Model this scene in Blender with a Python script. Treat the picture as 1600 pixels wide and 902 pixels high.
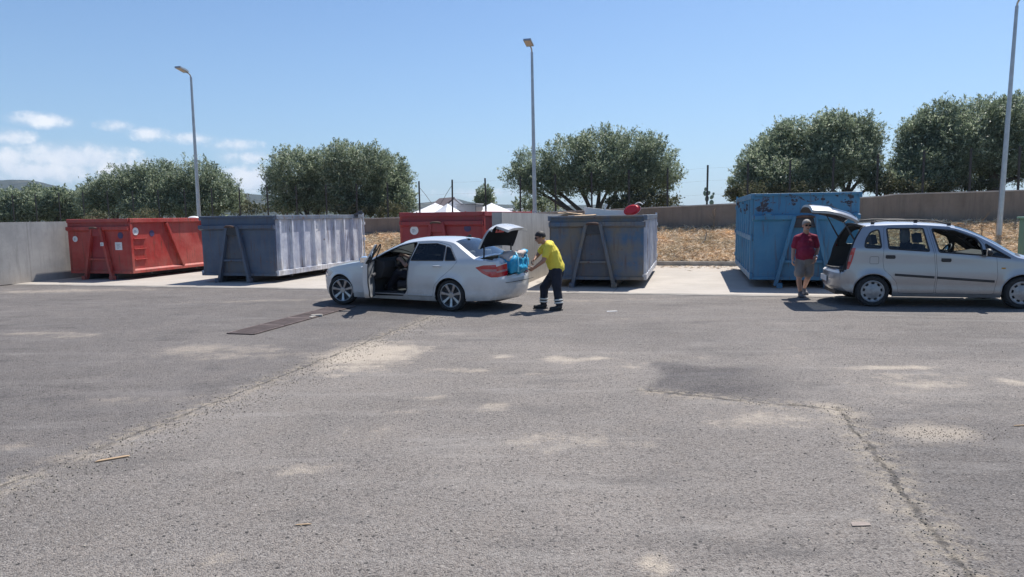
import bpy, bmesh, math, random
import numpy as np
from math import radians, sin, cos, pi, sqrt, atan2
from mathutils import Vector, Matrix, noise
from mathutils.geometry import delaunay_2d_cdt

for o in list(bpy.data.objects): bpy.data.objects.remove(o)
random.seed(7); RNG = np.random.default_rng(7)
S = bpy.context.scene
COL = S.collection

# ------------------------------------------------------------------ camera
F, EYE = 1067.0, 1.85
PITCH, ROLL = radians(6.1), radians(0.8)
fw = Vector((0, cos(PITCH), -sin(PITCH))); r0 = Vector((1, 0, 0)); u0 = r0.cross(fw)
rt = r0*cos(ROLL) - u0*sin(ROLL); up = u0*cos(ROLL) + r0*sin(ROLL)
cam = bpy.data.objects.new('camera', bpy.data.cameras.new('camera')); COL.objects.link(cam)
mw = Matrix((rt, up, -fw)).transposed().to_4x4(); mw.translation = (0, 0, EYE)
cam.matrix_world = mw
cam.data.sensor_width = 36; cam.data.lens = F/1600*36
cam.data.clip_start = .1; cam.data.clip_end = 20000
S.camera = cam

# ------------------------------------------------------------------ light
SUN = Vector((.35, .46, 1.0)).normalized()
sun_el = math.asin(SUN.z); sun_az = atan2(SUN.x, SUN.y)
S.view_settings.view_transform = 'Standard'; S.view_settings.look = 'None'
S.view_settings.exposure = 0.55; S.view_settings.gamma = 1
sl = bpy.data.lights.new('sun', 'SUN'); sl.energy = 4.6; sl.angle = radians(.53); sl.color = (1, .95, .88)
so = bpy.data.objects.new('sun', sl); COL.objects.link(so)
so.rotation_euler = (-SUN).to_track_quat('-Z', 'Y').to_euler(); so.location = (0, 0, 60)

def ray(px, py):
    d = rt*((px-800)/F) + up*((451-py)/F) + fw
    return d
def at(px, py, Y):
    d = ray(px, py); return Vector((0, 0, EYE)) + d*(Y/d.y)
def gnd(px, py, z=0):
    d = ray(px, py); return Vector((0, 0, EYE)) + d*((z-EYE)/d.z)

# ---- node helper
class NT:
    def __init__(s, tree):
        s.t = tree; s.n = tree.nodes; s.l = tree.links
    def new(s, typ, **kw):
        n = s.n.new(typ)
        for k, v in kw.items():
            if k in ('i',): continue
            setattr(n, k, v)
        return n
    def set(s, n, idx, v):
        if isinstance(v, bpy.types.NodeSocket): s.l.new(v, n.inputs[idx])
        elif v is not None:
            if isinstance(v, (tuple, list)) and len(v) == 3 and n.inputs[idx].type == 'RGBA': v = (*v, 1)
            n.inputs[idx].default_value = v
    def math(s, op, a, b=None, c=None, clamp=False):
        n = s.new('ShaderNodeMath', operation=op, use_clamp=clamp)
        s.set(n, 0, a)
        if b is not None: s.set(n, 1, b)
        if c is not None: s.set(n, 2, c)
        return n.outputs[0]
    def vmath(s, op, a, b=None):
        n = s.new('ShaderNodeVectorMath', operation=op); s.set(n, 0, a)
        if b is not None: s.set(n, 1, b)
        return n.outputs[1] if op in ('LENGTH', 'DOT_PRODUCT', 'DISTANCE') else n.outputs[0]
    def mix(s, f, a, b, bt='MIX'):
        n = s.new('ShaderNodeMix', data_type='RGBA', blend_type=bt)
        s.set(n, 0, f); s.set(n, 6, a); s.set(n, 7, b); return n.outputs[2]
    def noise(s, vec, scale, detail=4, rough=.55, dist=0, out=0):
        n = s.new('ShaderNodeTexNoise'); s.set(n, 'Vector', vec); s.set(n, 'Scale', scale)
        s.set(n, 'Detail', detail); s.set(n, 'Roughness', rough); s.set(n, 'Distortion', dist)
        return n.outputs[out]
    def voro(s, vec, scale, out='Distance', feat='F1', rnd=1):
        n = s.new('ShaderNodeTexVoronoi', feature=feat); s.set(n, 'Vector', vec); s.set(n, 'Scale', scale); s.set(n, 'Randomness', rnd)
        return n.outputs[out]
    def mapr(s, v, a, b, c=0., d=1., smooth=False):
        n = s.new('ShaderNodeMapRange'); n.interpolation_type = 'SMOOTHSTEP' if smooth else 'LINEAR'
        s.set(n, 0, v); s.set(n, 1, a); s.set(n, 2, b); s.set(n, 3, c); s.set(n, 4, d); return n.outputs[0]
    def mapping(s, vec, loc=(0, 0, 0), rot=(0, 0, 0), sc=(1, 1, 1)):
        n = s.new('ShaderNodeMapping'); s.set(n, 0, vec); s.set(n, 1, loc); s.set(n, 2, rot); s.set(n, 3, sc); return n.outputs[0]
    def coord(s, k='Object'): return s.new('ShaderNodeTexCoord').outputs[k]
    def sep(s, v):
        n = s.new('ShaderNodeSeparateXYZ'); s.set(n, 0, v); return n.outputs
    def bump(s, h, strength=.3, dist=.01):
        n = s.new('ShaderNodeBump'); s.set(n, 'Height', h); s.set(n, 'Strength', strength); s.set(n, 'Distance', dist); return n.outputs[0]

# ---- world: sky texture with distant broken clouds
w = bpy.data.worlds.new('World'); S.world = w; w.use_nodes = True
N = NT(w.node_tree); N.n.clear()
sky = N.new('ShaderNodeTexSky', sky_type='NISHITA'); sky.sun_disc = False
sky.sun_elevation = sun_el; sky.sun_rotation = sun_az
sky.air_density = 1.0; sky.dust_density = .6; sky.ozone_density = 1.6; sky.altitude = 0
dirv = N.coord('Generated')
dx, dy, dz = N.sep(dirv)
az = N.math('ARCTAN2', dx, dy); el = N.math('ARCSINE', dz)
comb = N.new('ShaderNodeCombineXYZ'); N.set(comb, 0, az); N.set(comb, 1, el)
aev = comb.outputs[0]
wob = N.noise(aev, 28, 6, .6)
wob2 = N.noise(aev, 95, 5, .6)
mask = None
CL = [(62, 188, 54, 13, .8), (180, 197, 32, 10, .75), (232, 210, 34, 12, .8), (300, 217, 40, 10, .75), (15, 214, 46, 15, .8),
      (115, 246, 105, 24, 1.), (60, 268, 120, 26, .9), (368, 228, 48, 12, .7), (394, 246, 32, 13, .8), (360, 245, 26, 12, .6), (395, 282, 70, 24, .95),
      (185, 262, 85, 20, .7), (10, 250, 50, 25, .8), (750, 302, 90, 9, .5), (250, 285, 160, 14, .6), (470, 296, 80, 14, .7)]
for (cx, cy, rx, ry, a) in CL:
    d = ray(cx, cy).normalized(); a0 = atan2(d.x, d.y); e0 = math.asin(d.z)
    da = abs(atan2(ray(cx+rx, cy).x, ray(cx+rx, cy).y)-a0); de = abs(math.asin(ray(cx, cy-ry).normalized().z)-e0)
    m = N.mapping(aev, (-a0/da, -e0/de, 0), (0, 0, 0), (1/da, 1/de, 1))
    L = N.vmath('LENGTH', m)
    v = N.mapr(L, 1.25, .15, 0., a)
    mask = v if mask is None else N.math('MAXIMUM', mask, v)
cm = N.math('ADD', mask, N.math('MULTIPLY', N.math('SUBTRACT', wob, .5), 1.5))
cm = N.math('ADD', cm, N.math('MULTIPLY', N.math('SUBTRACT', wob2, .5), .9))
cm = N.math('MULTIPLY', N.mapr(cm, .12, .85, 0., .9, True), N.mapr(mask, .0, .12))
ccol = N.mix(N.mapr(wob, .35, .65), (8.2, 9.1, 10.4, 1), (10.8, 11.1, 11.6, 1))
hz = N.mapr(el, -.02, .42, 1., 0., True)
skyc = N.mix(1., sky.outputs[0], (.98, 1.20, 1.44, 1), 'MULTIPLY')
skyc = N.mix(N.math('MULTIPLY', hz, .42), skyc, (4.3, 6.4, 8.7, 1))
veil = N.math('MULTIPLY', N.mapr(N.math('ADD', mask, N.math('MULTIPLY', wob, .5)), .1, 1.4, 0., .45), N.mapr(mask, 0, .2))
skyc = N.mix(veil, skyc, (7.2, 8.2, 9.6, 1))
fin = N.mix(cm, skyc, ccol)
bg = N.new('ShaderNodeBackground'); N.set(bg, 0, fin); bg.inputs[1].default_value = .065
wo = N.new('ShaderNodeOutputWorld'); N.l.new(bg.outputs[0], wo.inputs[0])

# ------------------------------------------------------------------ site frame
YAW = radians(-14.7)
UA = Vector((cos(YAW), sin(YAW), 0)); VA = Vector((-sin(YAW), cos(YAW), 0))
def uv(u, v, z=0): return UA*u + VA*v + Vector((0, 0, z))
def u_at(px, v, z):
    lo, hi = -60., 60.
    def X(u):
        q = uv(u, v, z)-Vector((0, 0, EYE)); dpt = q.dot(fw)
        return 800+F*q.dot(rt)/dpt
    for _ in range(60):
        m = (lo+hi)/2
        q = uv(m, v, z)-Vector((0, 0, EYE))
        if q.dot(fw) < .5: lo = m if m < 0 else lo; hi = m if m > 0 else hi; continue
        if X(m) < px: lo = m
        else: hi = m
    return (lo+hi)/2

# ------------------------------------------------------------------ helpers
def tag(o, label=None, cat=None, group=None, kind=None):
    if label: o['label'] = label
    if cat: o['category'] = cat
    if group: o['group'] = group
    if kind: o['kind'] = kind
    return o
def empty(name, loc=(0, 0, 0), rz=0, parent=None):
    o = bpy.data.objects.new(name, None); COL.objects.link(o); o.location = loc; o.rotation_euler = (0, 0, rz)
    o.empty_display_size = .2
    if parent: o.parent = parent
    return o
def copy_tree(o, parent=None):
    c = o.copy(); COL.objects.link(c); c.parent = parent
    for ch in list(o.children): copy_tree(ch, c)
    return c
def link_mesh(name, me, parent=None):
    o = bpy.data.objects.new(name, me); COL.objects.link(o)
    if parent: o.parent = parent
    return o
def np_mesh(name, V, Fc, mats, parent=None, smooth=False, mi=None):
    me = bpy.data.meshes.new(name)
    V = np.asarray(V, np.float32); Fc = np.asarray(Fc, np.int32)
    me.vertices.add(len(V)); me.vertices.foreach_set('co', V.ravel())
    k = Fc.shape[1]
    me.loops.add(Fc.size); me.loops.foreach_set('vertex_index', Fc.ravel())
    me.polygons.add(len(Fc)); me.polygons.foreach_set('loop_start', np.arange(0, Fc.size, k, dtype=np.int32))
    if smooth: me.polygons.foreach_set('use_smooth', np.ones(len(Fc), bool))
    if mi is not None: me.polygons.foreach_set('material_index', np.asarray(mi, np.int32))
    for m in (mats if isinstance(mats, (list, tuple)) else [mats]): me.materials.append(m)
    me.update(calc_edges=True); me.validate()
    return link_mesh(name, me, parent)
class MB:
    def __init__(s): s.v = []; s.f = []; s.m = []; s.cur = 0
    def add(s, vs, fs):
        b = len(s.v); s.v += [tuple(v) for v in vs]
        for f in fs: s.f.append([b+i for i in f]); s.m.append(s.cur)
    def box(s, c, d, R=None):
        c = Vector(c); h = [x/2 for x in d]
        vs = [Vector((sx*h[0], sy*h[1], sz*h[2])) for sz in (-1, 1) for sy in (-1, 1) for sx in (-1, 1)]
        if R is not None: vs = [R @ v for v in vs]
        s.add([v+c for v in vs], [(0, 2, 3, 1), (4, 5, 7, 6), (0, 1, 5, 4), (2, 6, 7, 3), (0, 4, 6, 2), (1, 3, 7, 5)]); return s
    def bar(s, p0, p1, w, h, upv=(0, 0, 1)):
        p0 = Vector(p0); p1 = Vector(p1); d = (p1-p0); L = d.length; d.normalize()
        u = Vector(upv); sd = d.cross(u)
        if sd.length < 1e-4: sd = d.cross(Vector((0, 1, 0)))
        sd.normalize(); u = sd.cross(d)
        return s.box((p0+p1)/2, (L, w, h), Matrix((d, -sd, u)).transposed())
    def tube(s, pts, r, n=8, cap=True, sq=None):
        pts = [Vector(p) for p in pts]; rs = r if isinstance(r, (list, tuple)) else [r]*len(pts)
        ref = None; rings = []
        for i, p in enumerate(pts):
            d = (pts[min(i+1, len(pts)-1)]-pts[max(i-1, 0)]).normalized()
            if ref is None:
                ref = d.orthogonal().normalized()
            ref = (ref-d*ref.dot(d)).normalized(); b = d.cross(ref)
            rings.append([p+(ref*cos(2*pi*k/n)+b*sin(2*pi*k/n))*rs[i] for k in range(n)])
        vs = [v for rg in rings for v in rg]
        fs = [(i*n+k, i*n+(k+1) % n, (i+1)*n+(k+1) % n, (i+1)*n+k) for i in range(len(pts)-1) for k in range(n)]
        if cap: fs += [tuple(range(n))[::-1], tuple(range((len(pts)-1)*n, len(pts)*n))]
        s.add(vs, fs); return s
    def lathe(s, prof, axis='Y', c=(0, 0, 0), n=32, closed=False):
        vs = []; c = Vector(c)
        for (r, a) in prof:
            for k in range(n):
                t = 2*pi*k/n
                if axis == 'Y': vs.append(c+Vector((r*cos(t), a, r*sin(t))))
                elif axis == 'Z': vs.append(c+Vector((r*cos(t), r*sin(t), a)))
                else: vs.append(c+Vector((a, r*cos(t), r*sin(t))))
        m = len(prof); R_ = range(m if closed else m-1)
        fs = [(i*n+k, i*n+(k+1) % n, ((i+1) % m)*n+(k+1) % n, ((i+1) % m)*n+k) for i in R_ for k in range(n)]
        s.add(vs, fs); return s
    def prism(s, poly, axis, a, b):
        # poly 2D extruded along axis from a to b
        def mk(p, t):
            return {'Y': (p[0], t, p[1]), 'X': (t, p[0], p[1]), 'Z': (p[0], p[1], t)}[axis]
        n = len(poly)
        s.add([mk(p, a) for p in poly]+[mk(p, b) for p in poly],
              [tuple(range(n)), tuple(range(2*n-1, n-1, -1))]+[(i, (i+1) % n, n+(i+1) % n, n+i) for i in range(n)]); return s
    def capsule(s, p0, p1, r0, r1, n=14, flat=1., nrm=None):
        p0 = Vector(p0); p1 = Vector(p1); d = p1-p0; L = max(d.length, 1e-5); d = d/L
        a = Vector(nrm) if nrm is not None else d.orthogonal()
        a = (a-d*a.dot(d)).normalized(); b = d.cross(a)
        rings = []
        for k in range(5): t = (k/5)*pi/2; rings.append((-cos(t)*r0, sin(t)*r0))
        rings += [(0, r0), (L*.5, (r0+r1)/2), (L, r1)]
        for k in range(1, 6): t = (k/5)*pi/2; rings.append((L+sin(t)*r1, max(cos(t)*r1, 1e-4)))
        rings[0] = (-r0, 1e-4)
        vs = []
        for (h, r) in rings:
            for k in range(n):
                t = 2*pi*k/n; vs.append(p0+d*h+(a*cos(t)*flat+b*sin(t))*r)
        m = len(rings)
        fs = [(i*n+k, i*n+(k+1) % n, (i+1)*n+(k+1) % n, (i+1)*n+k) for i in range(m-1) for k in range(n)]
        fs += [tuple(range(n))[::-1], tuple(range((m-1)*n, m*n))]
        s.add(vs, fs); return s
    def ell(s, c, r, R=None, n=16, m=10):
        c = Vector(c); vs = []
        for i in range(m+1):
            t = pi*i/m; rr = max(sin(t), 1e-3)
            for k in range(n):
                p = Vector((r[0]*rr*cos(2*pi*k/n), r[1]*rr*sin(2*pi*k/n), -r[2]*cos(t)))
                vs.append(c+(R @ p if R is not None else p))
        fs = [(i*n+k, i*n+(k+1) % n, (i+1)*n+(k+1) % n, (i+1)*n+k) for i in range(m) for k in range(n)]
        fs += [tuple(range(n))[::-1], tuple(range(m*n, (m+1)*n))]
        s.add(vs, fs); return s
    def build(s, name, mats, parent=None, smooth=False, bevel=0, loc=None, seg=2, auto=None):
        me = bpy.data.meshes.new(name); me.from_pydata(s.v, [], s.f)
        for m in (mats if isinstance(mats, (list, tuple)) else [mats]): me.materials.append(m)
        for p, mi in zip(me.polygons, s.m): p.material_index = mi; p.use_smooth = smooth
        me.validate(); me.update()
        bm = bmesh.new(); bm.from_mesh(me); bmesh.ops.recalc_face_normals(bm, faces=bm.faces); bm.to_mesh(me); bm.free()
        o = link_mesh(name, me, parent)
        if auto is not None:
            me.polygons.foreach_set('use_smooth', [True]*len(me.polygons)); me.set_sharp_from_angle(angle=radians(auto))
        if bevel:
            b = o.modifiers.new('bevel', 'BEVEL'); b.width = bevel; b.segments = seg; b.limit_method = 'ANGLE'; b.angle_limit = radians(40)
            b.harden_normals = False
        if loc is not None: o.location = loc
        return o

# ------------------------------------------------------------------ materials
def mat(name, col, rough=.6, metal=0, coat=0, var=0., vs=3., bump=0., bs=30., emis=None, spec=.5):
    m = bpy.data.materials.new(name); m.use_nodes = True; n = NT(m.node_tree)
    b = m.node_tree.nodes['Principled BSDF']
    b.inputs['Roughness'].default_value = rough; b.inputs['Metallic'].default_value = metal
    b.inputs['Coat Weight'].default_value = coat; b.inputs['Coat Roughness'].default_value = .05
    b.inputs['Specular IOR Level'].default_value = spec
    c = (*col, 1)
    if var:
        f = n.noise(n.coord(), vs, 5, .6)
        lo = tuple(x*(1-var) for x in col); hi = tuple(min(1, x*(1+var)) for x in col)
        n.l.new(n.mix(n.mapr(f, .3, .7), lo, hi), b.inputs['Base Color'])
    else: b.inputs['Base Color'].default_value = c
    if bump:
        n.l.new(n.bump(n.noise(n.coord(), bs, 5), bump, .01), b.inputs['Normal'])
    return m
def glass(name, tint, refl=1.):
    m = bpy.data.materials.new(name); m.use_nodes = True; n = NT(m.node_tree); n.n.clear()
    t = n.new('ShaderNodeBsdfTransparent'); n.set(t, 0, tint)
    g = n.new('ShaderNodeBsdfGlossy'); n.set(g, 0, (.9, .93, .95)); n.set(g, 1, .03)
    fr = n.new('ShaderNodeFresnel'); n.set(fr, 0, 1.5)
    x = n.new('ShaderNodeMixShader'); n.l.new(n.math('MULTIPLY', fr.outputs[0], refl, clamp=True), x.inputs[0])
    n.l.new(t.outputs[0], x.inputs[1]); n.l.new(g.outputs[0], x.inputs[2])
    o = n.new('ShaderNodeOutputMaterial'); n.l.new(x.outputs[0], o.inputs[0]); return m
def paint(name, col, faded, fade=.35, chip=.68, chipcol=(.07, .045, .035), rough=.5, streak=.4, dent=.5, chipscale=9, dirt=(.16, .13, .10), band=None):
    m = bpy.data.materials.new(name); m.use_nodes = True; n = NT(m.node_tree); b = m.node_tree.nodes['Principled BSDF']
    co = n.coord()
    big = n.noise(co, 1.3, 6, .62); st = n.noise(n.mapping(co, sc=(5, 5, .5)), 1.6, 6, .65)
    c = n.mix(n.math('MULTIPLY', n.mapr(big, .38, .68), fade*1.6), col, faded)
    c = n.mix(n.math('MULTIPLY', n.mapr(st, .5, .75), streak), c, dirt)
    x, y, z = n.sep(co)
    low = n.math('MULTIPLY', n.mapr(z, .75, .12), n.mapr(n.noise(co, 4, 5), .4, .65))
    c = n.mix(n.math('MULTIPLY', low, .45), c, dirt)
    ch = n.noise(co, chipscale, 9, .68, .4)
    thr = chip
    if band:   # heavier paint loss in a band of height
        inb = n.math('MULTIPLY', n.mapr(z, band[0]-.12, band[0]+.05), n.mapr(z, band[1]+.08, band[1]-.02))
        bm_ = n.math('MULTIPLY', inb, n.mapr(n.noise(n.mapping(co, sc=(1.6, 1, 3)), 1.7, 3), .48, .62))
        ch = n.math('ADD', ch, n.math('MULTIPLY', bm_, band[2]))
    cm = n.mapr(ch, thr, thr+.015)
    c = n.mix(cm, c, chipcol)
    rim = n.math('MULTIPLY', n.mapr(ch, thr-.03, thr-.005), n.mapr(ch, thr+.01, thr))
    c = n.mix(n.math('MULTIPLY', rim, .5), c, (.25, .12, .07))
    rr = n.noise(n.mapping(co, loc=(3, 1, 0), sc=(9, 9, .7)), 1.7, 6, .6)
    c = n.mix(n.math('MULTIPLY', n.mapr(rr, .55, .70), .7), c, (.10, .05, .03))
    n.l.new(c, b.inputs['Base Color'])
    n.l.new(n.mapr(big, .3, .7, rough-.1, rough+.15), b.inputs['Roughness'])
    h = n.math('ADD', n.math('MULTIPLY', n.noise(co, 2.6, 2), 3.), n.math('MULTIPLY', cm, -.15))
    n.l.new(n.bump(h, dent, .012), b.inputs['Normal'])
    return m
M = {}
M['red'] = paint('red_container_paint', (.37, .031, .026), (.46, .10, .08), .6, .68, (.10, .03, .025), streak=.22)
M['red_dark'] = paint('dark_red_container_paint', (.31, .024, .032), (.33, .07, .065), .5, .70, (.08, .03, .025), streak=.2)
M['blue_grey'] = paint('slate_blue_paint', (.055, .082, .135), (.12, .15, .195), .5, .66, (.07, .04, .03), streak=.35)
M['blue_side'] = paint('faded_sunlit_blue_paint', (.36, .40, .50), (.70, .72, .75), .7, .66, (.10, .06, .05), streak=.35, rough=.42)  # faded blue, made paler still so the colour carries the sunlight on the side
M['plate'] = paint('grimy_blue_plate', (.05, .065, .10), (.11, .12, .13), .7, .63, (.05, .03, .025), streak=.6)
M['blue_worn'] = paint('worn_blue_paint', (.045, .11, .20), (.17, .15, .125), 1., .655, (.05, .045, .045), streak=.5)
M['blue_sky'] = paint('bright_blue_paint', (.040, .19, .34), (.085, .26, .40), .6, .69, (.03, .035, .05), streak=.12, chipscale=12, dirt=(.10, .16, .22), band=(1.80, 2.2, .26))
M['blue_rust'] = paint('blue_rail_paint', (.10, .14, .20), (.22, .25, .29), .5, .60, (.09, .05, .035), streak=.4)
M['green'] = paint('green_bin_paint', (.10, .22, .15), (.16, .27, .2), .4, .74, (.05, .06, .05), streak=.15)
M['rust'] = mat('rusty_steel', (.10, .06, .045), .85, 0, var=.5, vs=9, bump=.3)
M['under'] = mat('dark_steel', (.05, .052, .058), .7, var=.3, vs=6)
M['white_vinyl'] = mat('white_vinyl', (.72, .72, .72), .5, var=.08)
M['navy_vinyl'] = mat('navy_vinyl', (.06, .045, .12), .5)
M['grey_ink'] = mat('grey_ink', (.25, .27, .3), .6)
M['galv'] = mat('galvanised_steel', (.42, .44, .46), .42, .75, var=.12, vs=5)
M['post'] = mat('dark_post_steel', (.035, .034, .036), .6, .2, var=.3)
M['wire'] = mat('fence_wire', (.12, .12, .13), .5, .5)
M['tyre'] = mat('tyre_rubber', (.022, .022, .023), .85, var=.3, vs=20, bump=.15, bs=90)
M['alloy'] = mat('alloy_wheel', (.34, .35, .37), .3, .8, var=.2)
M['hubcap'] = mat('silver_hubcap', (.30, .305, .315), .42, .5, var=.2, vs=10)
M['black'] = mat('black_plastic', (.02, .02, .022), .5)
M['gloss_black'] = mat('gloss_black', (.012, .012, .014), .15)
M['interior'] = mat('dark_cabin_trim', (.055, .056, .06), .8, var=.2)
M['seat'] = mat('dark_seat_fabric', (.045, .046, .055), .9, var=.25, vs=12)
M['seat_grey'] = mat('pale_seat_fabric', (.35, .35, .36), .9, var=.2)
def carpaint(name, col, rough, metal):
    m = mat(name, col, rough, metal, coat=1); n = NT(m.node_tree); b = m.node_tree.nodes['Principled BSDF']; co = n.coord()
    x, y, z = n.sep(co); f = n.noise(co, 3.5, 7, .65)
    d = n.math('MULTIPLY', n.mapr(z, .62, .18), n.mapr(f, .30, .62)); d = n.math('ADD', n.math('MULTIPLY', d, .55), n.math('MULTIPLY', n.mapr(n.noise(co, 1.6, 6, .6), .4, .75), .10))
    n.l.new(n.mix(d, col, (.20, .17, .14)), b.inputs['Base Color'])
    n.l.new(n.mapr(d, 0, .5, .02, .45), b.inputs['Coat Roughness']); return m
M['white_paint'] = carpaint('white_car_paint', (.58, .595, .60), .3, 0)
M['silver_paint'] = carpaint('silver_car_paint', (.35, .358, .375), .34, .55)
M['seam'] = mat('panel_gap', (.02, .02, .022), .8)
M['lid_felt'] = mat('boot_lid_felt', (.018, .018, .02), .95, spec=.1)
M['chrome'] = mat('chrome', (.75, .75, .76), .12, 1)
M['lamp_red'] = mat('red_lens', (.42, .01, .02), .12, coat=1)
M['lamp_clear'] = mat('clear_lens', (.34, .17, .19), .12, coat=1)
M['headlamp'] = mat('headlamp_lens', (.5, .52, .55), .08, .3, coat=1)
M['glass_dark'] = glass('tinted_glass', (.17, .19, .2), 1.1)
M['glass'] = glass('clear_glass', (.68, .76, .74), 1.1)
M['glass_mid'] = glass('screen_glass', (.5, .56, .56), 1.5)
M['door_grey'] = mat('door_card', (.20, .21, .22), .6, var=.5, vs=7)
M['mirror_sky_blue'] = mat('mirror_housing_sky_sheen', (.30, .48, .72), .25, 0, coat=1)  # blue sky reflection painted into the shell colour
M['skin'] = mat('tanned_skin', (.36, .19, .125), .5, var=.08, vs=14)
M['skin2'] = mat('pale_tanned_skin', (.44, .25, .18), .5, var=.08, vs=14)
M['hair_dark'] = mat('dark_hair', (.018, .014, .012), .6, bump=.5, bs=120)
M['hair_grey'] = mat('grey_hair', (.30, .29, .28), .7, bump=.5, bs=120)
M['yellow'] = mat('yellow_cotton', (.72, .60, .07), .85, var=.08, vs=5)
M['navy'] = mat('navy_work_cloth', (.016, .018, .03), .9, var=.3, vs=6)
M['reflect'] = mat('reflective_tape', (.62, .63, .60), .4, .1)
M['shoe'] = mat('black_shoe_leather', (.02, .019, .02), .6)
M['maroon'] = mat('maroon_cotton', (.23, .012, .045), .85, var=.12, vs=5)
M['khaki'] = mat('khaki_cotton', (.23, .20, .18), .9, var=.1, vs=6)
M['sandal'] = mat('grey_shoe', (.11, .11, .12), .7)
M['lips'] = mat('lip_skin', (.30, .10, .08), .5)
M['cyan'] = mat('cyan_woven_plastic', (.02, .33, .58), .5, var=.12, vs=8)
M['cyan_light'] = mat('pale_cyan_strap', (.25, .68, .88), .45)
M['beige_cloth'] = mat('beige_cloth', (.50, .43, .40), .9, var=.15, vs=9)
M['white_cloth'] = mat('white_cloth', (.66, .66, .68), .85, var=.08, vs=9)
M['tent'] = mat('white_tarpaulin', (.80, .80, .82), .7, var=.05, vs=2)
M['tent_brown'] = mat('brown_roof_sheet', (.13, .10, .095), .7, var=.15)
M['cabin'] = mat('grey_cabin_panel', (.33, .33, .35), .6, var=.08)
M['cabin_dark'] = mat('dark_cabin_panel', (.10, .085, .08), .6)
M['plank'] = mat('raw_wood', (.40, .28, .17), .8, var=.35, vs=8)
M['white_plastic'] = mat('white_plastic', (.74, .74, .72), .4)
M['red_plastic'] = mat('red_plastic', (.62, .02, .03), .35)
M['lens_panel'] = mat('luminaire_lens', (.50, .44, .38), .3)
M['scrap'] = mat('dark_scrap', (.05, .06, .08), .6, .2, var=.5, vs=8)

def wallmat(name, c1, c2, streakc, bump=.25, formlines=False):
    m = bpy.data.materials.new(name); m.use_nodes = True; n = NT(m.node_tree); b = m.node_tree.nodes['Principled BSDF']
    co = n.coord(); big = n.noise(co, .9, 8, .65); st = n.noise(n.mapping(co, sc=(3, 3, .35)), 2.2, 7, .65); fine = n.noise(co, 30, 6, .7)
    c = n.mix(n.mapr(big, .3, .7), c1, c2)
    c = n.mix(n.math('MULTIPLY', n.mapr(st, .48, .78), .55), c, streakc)
    x, y, z = n.sep(co)
    c = n.mix(n.math('MULTIPLY', n.mapr(z, .5, 0), .4), c, (.40, .33, .26))
    c = n.mix(n.math('MULTIPLY', n.mapr(fine, .62, .75), .35), c, (.12, .11, .10))
    h = n.math('ADD', fine, n.math('MULTIPLY', big, 2))
    if formlines:
        for ax, sp in ((y, 2.4), (x, 2.4)):
            fr = n.math('FRACT', n.math('DIVIDE', ax, sp)); ln = n.mapr(n.math('ABSOLUTE', n.math('SUBTRACT', fr, .5)), .0, .012, 1., 0.)
            c = n.mix(n.math('MULTIPLY', ln, .35), c, (.12, .11, .10))
    n.l.new(c, b.inputs['Base Color']); b.inputs['Roughness'].default_value = .9
    n.l.new(n.bump(h, bump, .01), b.inputs['Normal']); return m
M['grey_wall'] = wallmat('grey_cast_concrete', (.25, .25, .25), (.42, .41, .395), (.15, .145, .14), .3, True)
M['back_wall'] = wallmat('brown_stained_concrete', (.17, .138, .112), (.25, .21, .175), (.085, .072, .062), .5, True)
M['coping'] = mat('wall_coping', (.40, .37, .34), .9, var=.2, vs=2)

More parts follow.
